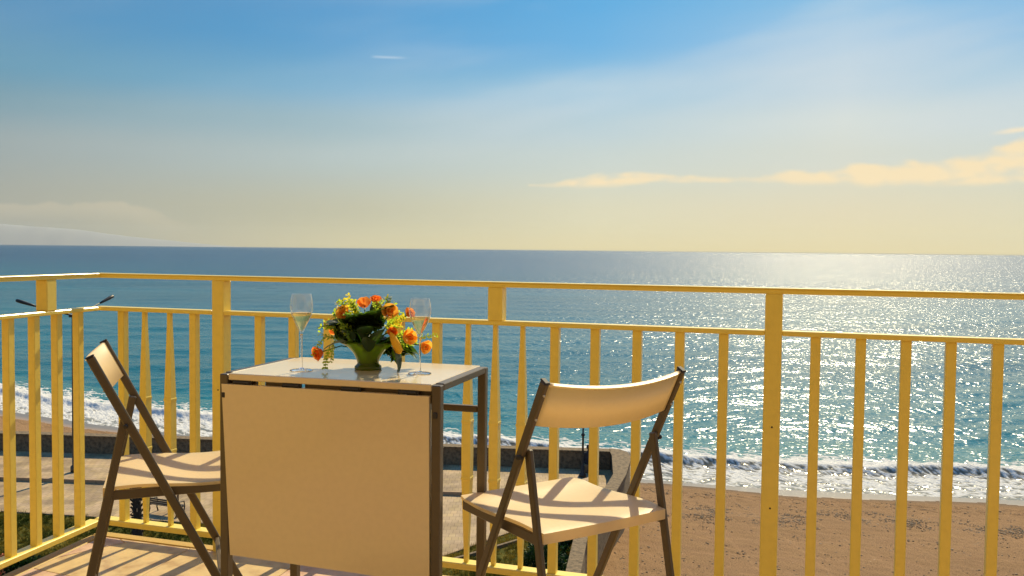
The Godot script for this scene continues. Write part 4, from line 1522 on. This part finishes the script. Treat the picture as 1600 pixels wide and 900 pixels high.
# ------------------------------------------------------------------ a person sitting at the wall
func capsule(p: Vector3, a: Vector3, b: Vector3, ra: float, rb: float) -> float:
	var ab := b - a
	var t := clampf((p - a).dot(ab) / maxf(ab.length_squared(), 1e-9), 0.0, 1.0)
	return p.distance_to(a + ab * t) - lerpf(ra, rb, t)

func blob(bones: Array, lo: Vector3, hi: Vector3, cell: float, k: float) -> ArrayMesh:
	# surface nets over the smooth union of tapered capsules
	var n := Vector3i(((hi - lo) / cell).ceil()) + Vector3i.ONE
	var f := PackedFloat32Array()
	f.resize(n.x * n.y * n.z)
	for z in n.z:
		for y in n.y:
			for x in n.x:
				var p := lo + Vector3(x, y, z) * cell
				var s := 0.0
				for b in bones: s += exp(-minf(capsule(p, b[0], b[1], b[2], b[3]), 1.0) / k)
				f[(z * n.y + y) * n.x + x] = -k * log(maxf(s, 1e-30))
	var ids := {}
	var pts := PackedVector3Array()
	var at := func(x: int, y: int, z: int) -> float: return f[(z * n.y + y) * n.x + x]
	for z in n.z - 1:
		for y in n.y - 1:
			for x in n.x - 1:
				var sum := Vector3.ZERO
				var cnt := 0
				for e in [[0, 1], [2, 3], [4, 5], [6, 7], [0, 2], [1, 3], [4, 6], [5, 7], [0, 4], [1, 5], [2, 6], [3, 7]]:
					var a := Vector3i(e[0] & 1, (e[0] >> 1) & 1, e[0] >> 2)
					var b := Vector3i(e[1] & 1, (e[1] >> 1) & 1, e[1] >> 2)
					var fa: float = at.call(x + a.x, y + a.y, z + a.z)
					var fb: float = at.call(x + b.x, y + b.y, z + b.z)
					if (fa < 0.0) != (fb < 0.0):
						sum += Vector3(a).lerp(Vector3(b), fa / (fa - fb))
						cnt += 1
				if cnt:
					ids[Vector3i(x, y, z)] = pts.size()
					pts.append(lo + (Vector3(x, y, z) + sum / cnt) * cell)
	var mb := MB.new(true)
	for z in range(1, n.z - 1):
		for y in range(1, n.y - 1):
			for x in range(1, n.x - 1):
				var f0: float = at.call(x, y, z)
				for ax in 3:
					var s := Vector3i.ZERO
					s[ax] = 1
					var f1: float = at.call(x + s.x, y + s.y, z + s.z)
					if (f0 < 0.0) == (f1 < 0.0): continue
					var u := Vector3i.ZERO; var v := Vector3i.ZERO
					u[(ax + 1) % 3] = 1; v[(ax + 2) % 3] = 1
					var c := Vector3i(x, y, z)
					if not (ids.has(c) and ids.has(c - u) and ids.has(c - v) and ids.has(c - u - v)): continue
					mb.fan([pts[ids[c]], pts[ids[c - u]], pts[ids[c - u - v]], pts[ids[c - v]]], Vector3(s) * (1.0 if f0 < 0.0 else -1.0))
	return mb.done()

func person() -> void:
	var at := Vector3(3.55, PROM, -40.55)
	var block := MB.new()
	block.box(Transform3D(Basis(), Vector3(0, 0.19, 0)), Vector3(0.55, 0.38, 0.42), 0.02)
	var o := obj("stone_block", block.done(), M.wall_stone)
	o.position = at
	tag(o, "low dark stone block at the foot of the sea wall, used as a seat", "stone block")
	var t := thing("person", "person in dark clothes sitting by the sea wall, seen from behind", "person", at + Vector3(0, 0.38, 0), 0.0)
	# facing -z, hands on the thighs
	var b := []
	b.append([Vector3(0, 0.08, 0.03), Vector3(0, 0.28, 0.04), 0.145, 0.13])
	b.append([Vector3(0, 0.28, 0.04), Vector3(0, 0.46, 0.02), 0.13, 0.125])
	b.append([Vector3(-0.13, 0.47, 0.02), Vector3(0.13, 0.47, 0.02), 0.065, 0.065])
	b.append([Vector3(0, 0.50, 0.01), Vector3(0, 0.64, -0.01), 0.055, 0.05])
	for s in [-1.0, 1.0]:
		b.append([Vector3(0.17 * s, 0.46, 0.02), Vector3(0.215 * s, 0.20, 0.0), 0.052, 0.042])
		b.append([Vector3(0.215 * s, 0.20, 0.0), Vector3(0.13 * s, 0.11, -0.24), 0.042, 0.03])
		b.append([Vector3(0.09 * s, 0.07, 0.0), Vector3(0.12 * s, 0.06, -0.42), 0.085, 0.06])
		b.append([Vector3(0.12 * s, 0.06, -0.42), Vector3(0.12 * s, -0.32, -0.40), 0.058, 0.04])
		b.append([Vector3(0.12 * s, -0.345, -0.38), Vector3(0.125 * s, -0.35, -0.56), 0.035, 0.03])
	var body := obj("body", blob(b, Vector3(-0.34, -0.44, -0.66), Vector3(0.34, 0.74, 0.26), 0.03, 0.018), M.cloth_dark, t)
	var h := [[Vector3(0, 0.74, -0.02), Vector3(0, 0.78, -0.03), 0.088, 0.092], [Vector3(0, 0.69, -0.07), Vector3(0, 0.72, -0.06), 0.05, 0.06], [Vector3(0, 0.74, -0.115), Vector3(0, 0.715, -0.128), 0.012, 0.016], [Vector3(-0.085, 0.745, -0.02), Vector3(-0.092, 0.72, -0.02), 0.018, 0.012], [Vector3(0.085, 0.745, -0.02), Vector3(0.092, 0.72, -0.02), 0.018, 0.012]]
	obj("head", blob(h, Vector3(-0.13, 0.6, -0.18), Vector3(0.13, 0.9, 0.1), 0.016, 0.012), M.skin, t)
	obj("hair", blob([[Vector3(0, 0.76, 0.0), Vector3(0, 0.795, -0.02), 0.098, 0.094]], Vector3(-0.13, 0.62, -0.14), Vector3(0.13, 0.92, 0.13), 0.016, 0.012), M.hair, t)
	for s in [-1.0, 1.0]:
		var q := []
		var c := Vector3(0.128 * s, 0.125, -0.27)
		q.append([c, c + Vector3(-0.005 * s, -0.004, -0.055), 0.024, 0.026])
		for k in 4:
			var r0 := c + Vector3((k - 1.5) * 0.019, 0.0, -0.07)
			q.append([r0, r0 + Vector3(0, -0.012, -0.04 - 0.008 * (1 if k in [1, 2] else 0)), 0.0095, 0.009])
			q.append([r0 + Vector3(0, -0.012, -0.045), r0 + Vector3(0, -0.034, -0.062), 0.009, 0.0075])
		q.append([c + Vector3(-0.022 * s, 0, -0.02), c + Vector3(-0.048 * s, -0.012, -0.055), 0.0115, 0.0095])
		obj("hand", blob(q, c - Vector3(0.08, 0.07, 0.16), c + Vector3(0.08, 0.05, 0.05), 0.006, 0.004), M.skin, t)

# ------------------------------------------------------------------ shrubs
func shrub(called: String, label: String, cat: String, at: Vector3, size: Vector3, n: int, leaf: float, ca: Color, cb: Color, sd: int, group := "") -> Node3D:
	var t := thing(called, label, cat, at, 0.0, group)
	var r := RandomNumberGenerator.new()
	r.seed = sd
	var st := SurfaceTool.new()
	st.begin(Mesh.PRIMITIVE_TRIANGLES)
	st.set_smooth_group(-1)
	var clumps := []
	for k in 14:
		var a := r.randf() * TAU
		var e := r.randf_range(-0.1, 1.4)
		var q := Vector3(cos(a) * cos(e), absf(sin(e)), sin(a) * cos(e)) * r.randf_range(0.45, 0.8)
		clumps.append([q * size + Vector3(0, size.y * 0.12, 0), r.randf_range(0.28, 0.46)])
	for k in n:
		var c: Array = clumps[r.randi_range(0, 13)]
		var d := Vector3(r.randfn(), r.randfn(), r.randfn()).normalized()
		var p: Vector3 = c[0] + d * size * c[1] * pow(r.randf(), 0.33)
		if p.y < 0.02: p.y = r.randf_range(0.02, 0.2)
		var u := (d + Vector3(r.randf_range(-1, 1), r.randf_range(-0.3, 1), r.randf_range(-1, 1)) * 0.8).normalized()
		var v := u.cross(Vector3(r.randf_range(-1, 1), r.randf_range(-1, 1), r.randf_range(-1, 1))).normalized()
		var s := leaf * r.randf_range(0.7, 1.3)
		st.set_color(ca.lerp(cb, r.randf()))
		var w := u.cross(v) * s * 0.12
		var tip := p + u * s
		st.add_vertex(p); st.add_vertex(p + u * s * 0.5 + v * s * 0.3 + w); st.add_vertex(tip)
		st.add_vertex(p); st.add_vertex(tip); st.add_vertex(p + u * s * 0.5 - v * s * 0.3 + w)
	st.generate_normals()
	stuff(obj("foliage", st.commit(), M.leaf, t))
	var mb := MB.new(true)
	for c in clumps:
		mb.tube([Vector3(c[0].x * 0.1, -0.1, c[0].z * 0.1), c[0] * 0.5, c[0]], [0.025, 0.018, 0.008], 5)
	obj("stems", mb.done(), M.bark, t)
	return t

func planting() -> void:
	var dark := Color(0.010, 0.028, 0.006)
	var mid := Color(0.03, 0.075, 0.012)
	shrub("shrub", "dark green rounded shrub between the lawn and the side sea wall", "shrub", Vector3(1.45, PROM - 0.06, -29.5), Vector3(0.95, 1.15, 0.9), 5200, 0.10, dark, mid, 3)
	shrub("shrub", "second dark green shrub growing nearer the building along the side wall", "shrub", Vector3(1.1, PROM - 0.06, -27.2), Vector3(0.9, 1.0, 1.0), 4200, 0.10, dark, mid, 4)
	# a comb of reedy blades in front of it
	var t := thing("ornamental_grass", "upright dark reedy grass clump on the lawn left of the shrub", "plant", Vector3(-0.35, PROM - 0.06, -26.9))
	var r := RandomNumberGenerator.new()
	r.seed = 14
	var st := SurfaceTool.new()
	st.begin(Mesh.PRIMITIVE_TRIANGLES)
	st.set_smooth_group(-1)
	for k in 420:
		var p := Vector3(r.randf_range(-1.1, 1.1), 0, r.randf_range(-0.45, 0.45))
		var h := r.randf_range(0.35, 0.75)
		var lean := Vector3(r.randf_range(-0.12, 0.12), 0, r.randf_range(-0.12, 0.12))
		var w := Vector3(r.randf_range(-1, 1), 0, r.randf_range(-1, 1)).normalized() * 0.02
		st.set_color(Color(0.035, 0.05, 0.008).lerp(Color(0.2, 0.17, 0.025), r.randf()))
		st.add_vertex(p - w); st.add_vertex(p + w); st.add_vertex(p + lean * 0.4 + w * 0.7 + Vector3.UP * h * 0.6)
		st.add_vertex(p - w); st.add_vertex(p + lean * 0.4 + w * 0.7 + Vector3.UP * h * 0.6); st.add_vertex(p + lean + Vector3.UP * h)
	st.generate_normals()
	stuff(obj("blades", st.commit(), M.leaf, t))
	# low flowering bush under the left end of the balcony
	var f := shrub("flowering_bush", "dark bush with orange red blossom below the left end of the balcony", "bush", Vector3(-14.9, PROM - 0.06, -26.6), Vector3(1.1, 0.75, 0.9), 3800, 0.12, dark, mid, 6)
	st = SurfaceTool.new()
	st.begin(Mesh.PRIMITIVE_TRIANGLES)
	st.set_smooth_group(-1)
	for k in 420:
		var a := r.randf() * TAU
		var e := r.randf_range(0.1, 1.4)
		var d := Vector3(cos(a) * cos(e), sin(e), sin(a) * cos(e))
		var p := d * Vector3(1.15, 0.85, 0.95) * r.randf_range(0.9, 1.05)
		if p.x > 0.2: continue
		for q in 3:
			var u := Vector3(r.randfn(), r.randfn(), r.randfn()).normalized()
			var v := u.cross(d).normalized()
			st.set_color(Color(0.55, 0.10, 0.03).lerp(Color(0.7, 0.22, 0.05), r.randf()))
			st.add_vertex(p); st.add_vertex(p + (u + v) * 0.05); st.add_vertex(p + (u - v) * 0.05)
	st.generate_normals()
	stuff(obj("blossom", st.commit(), M.leaf, f))
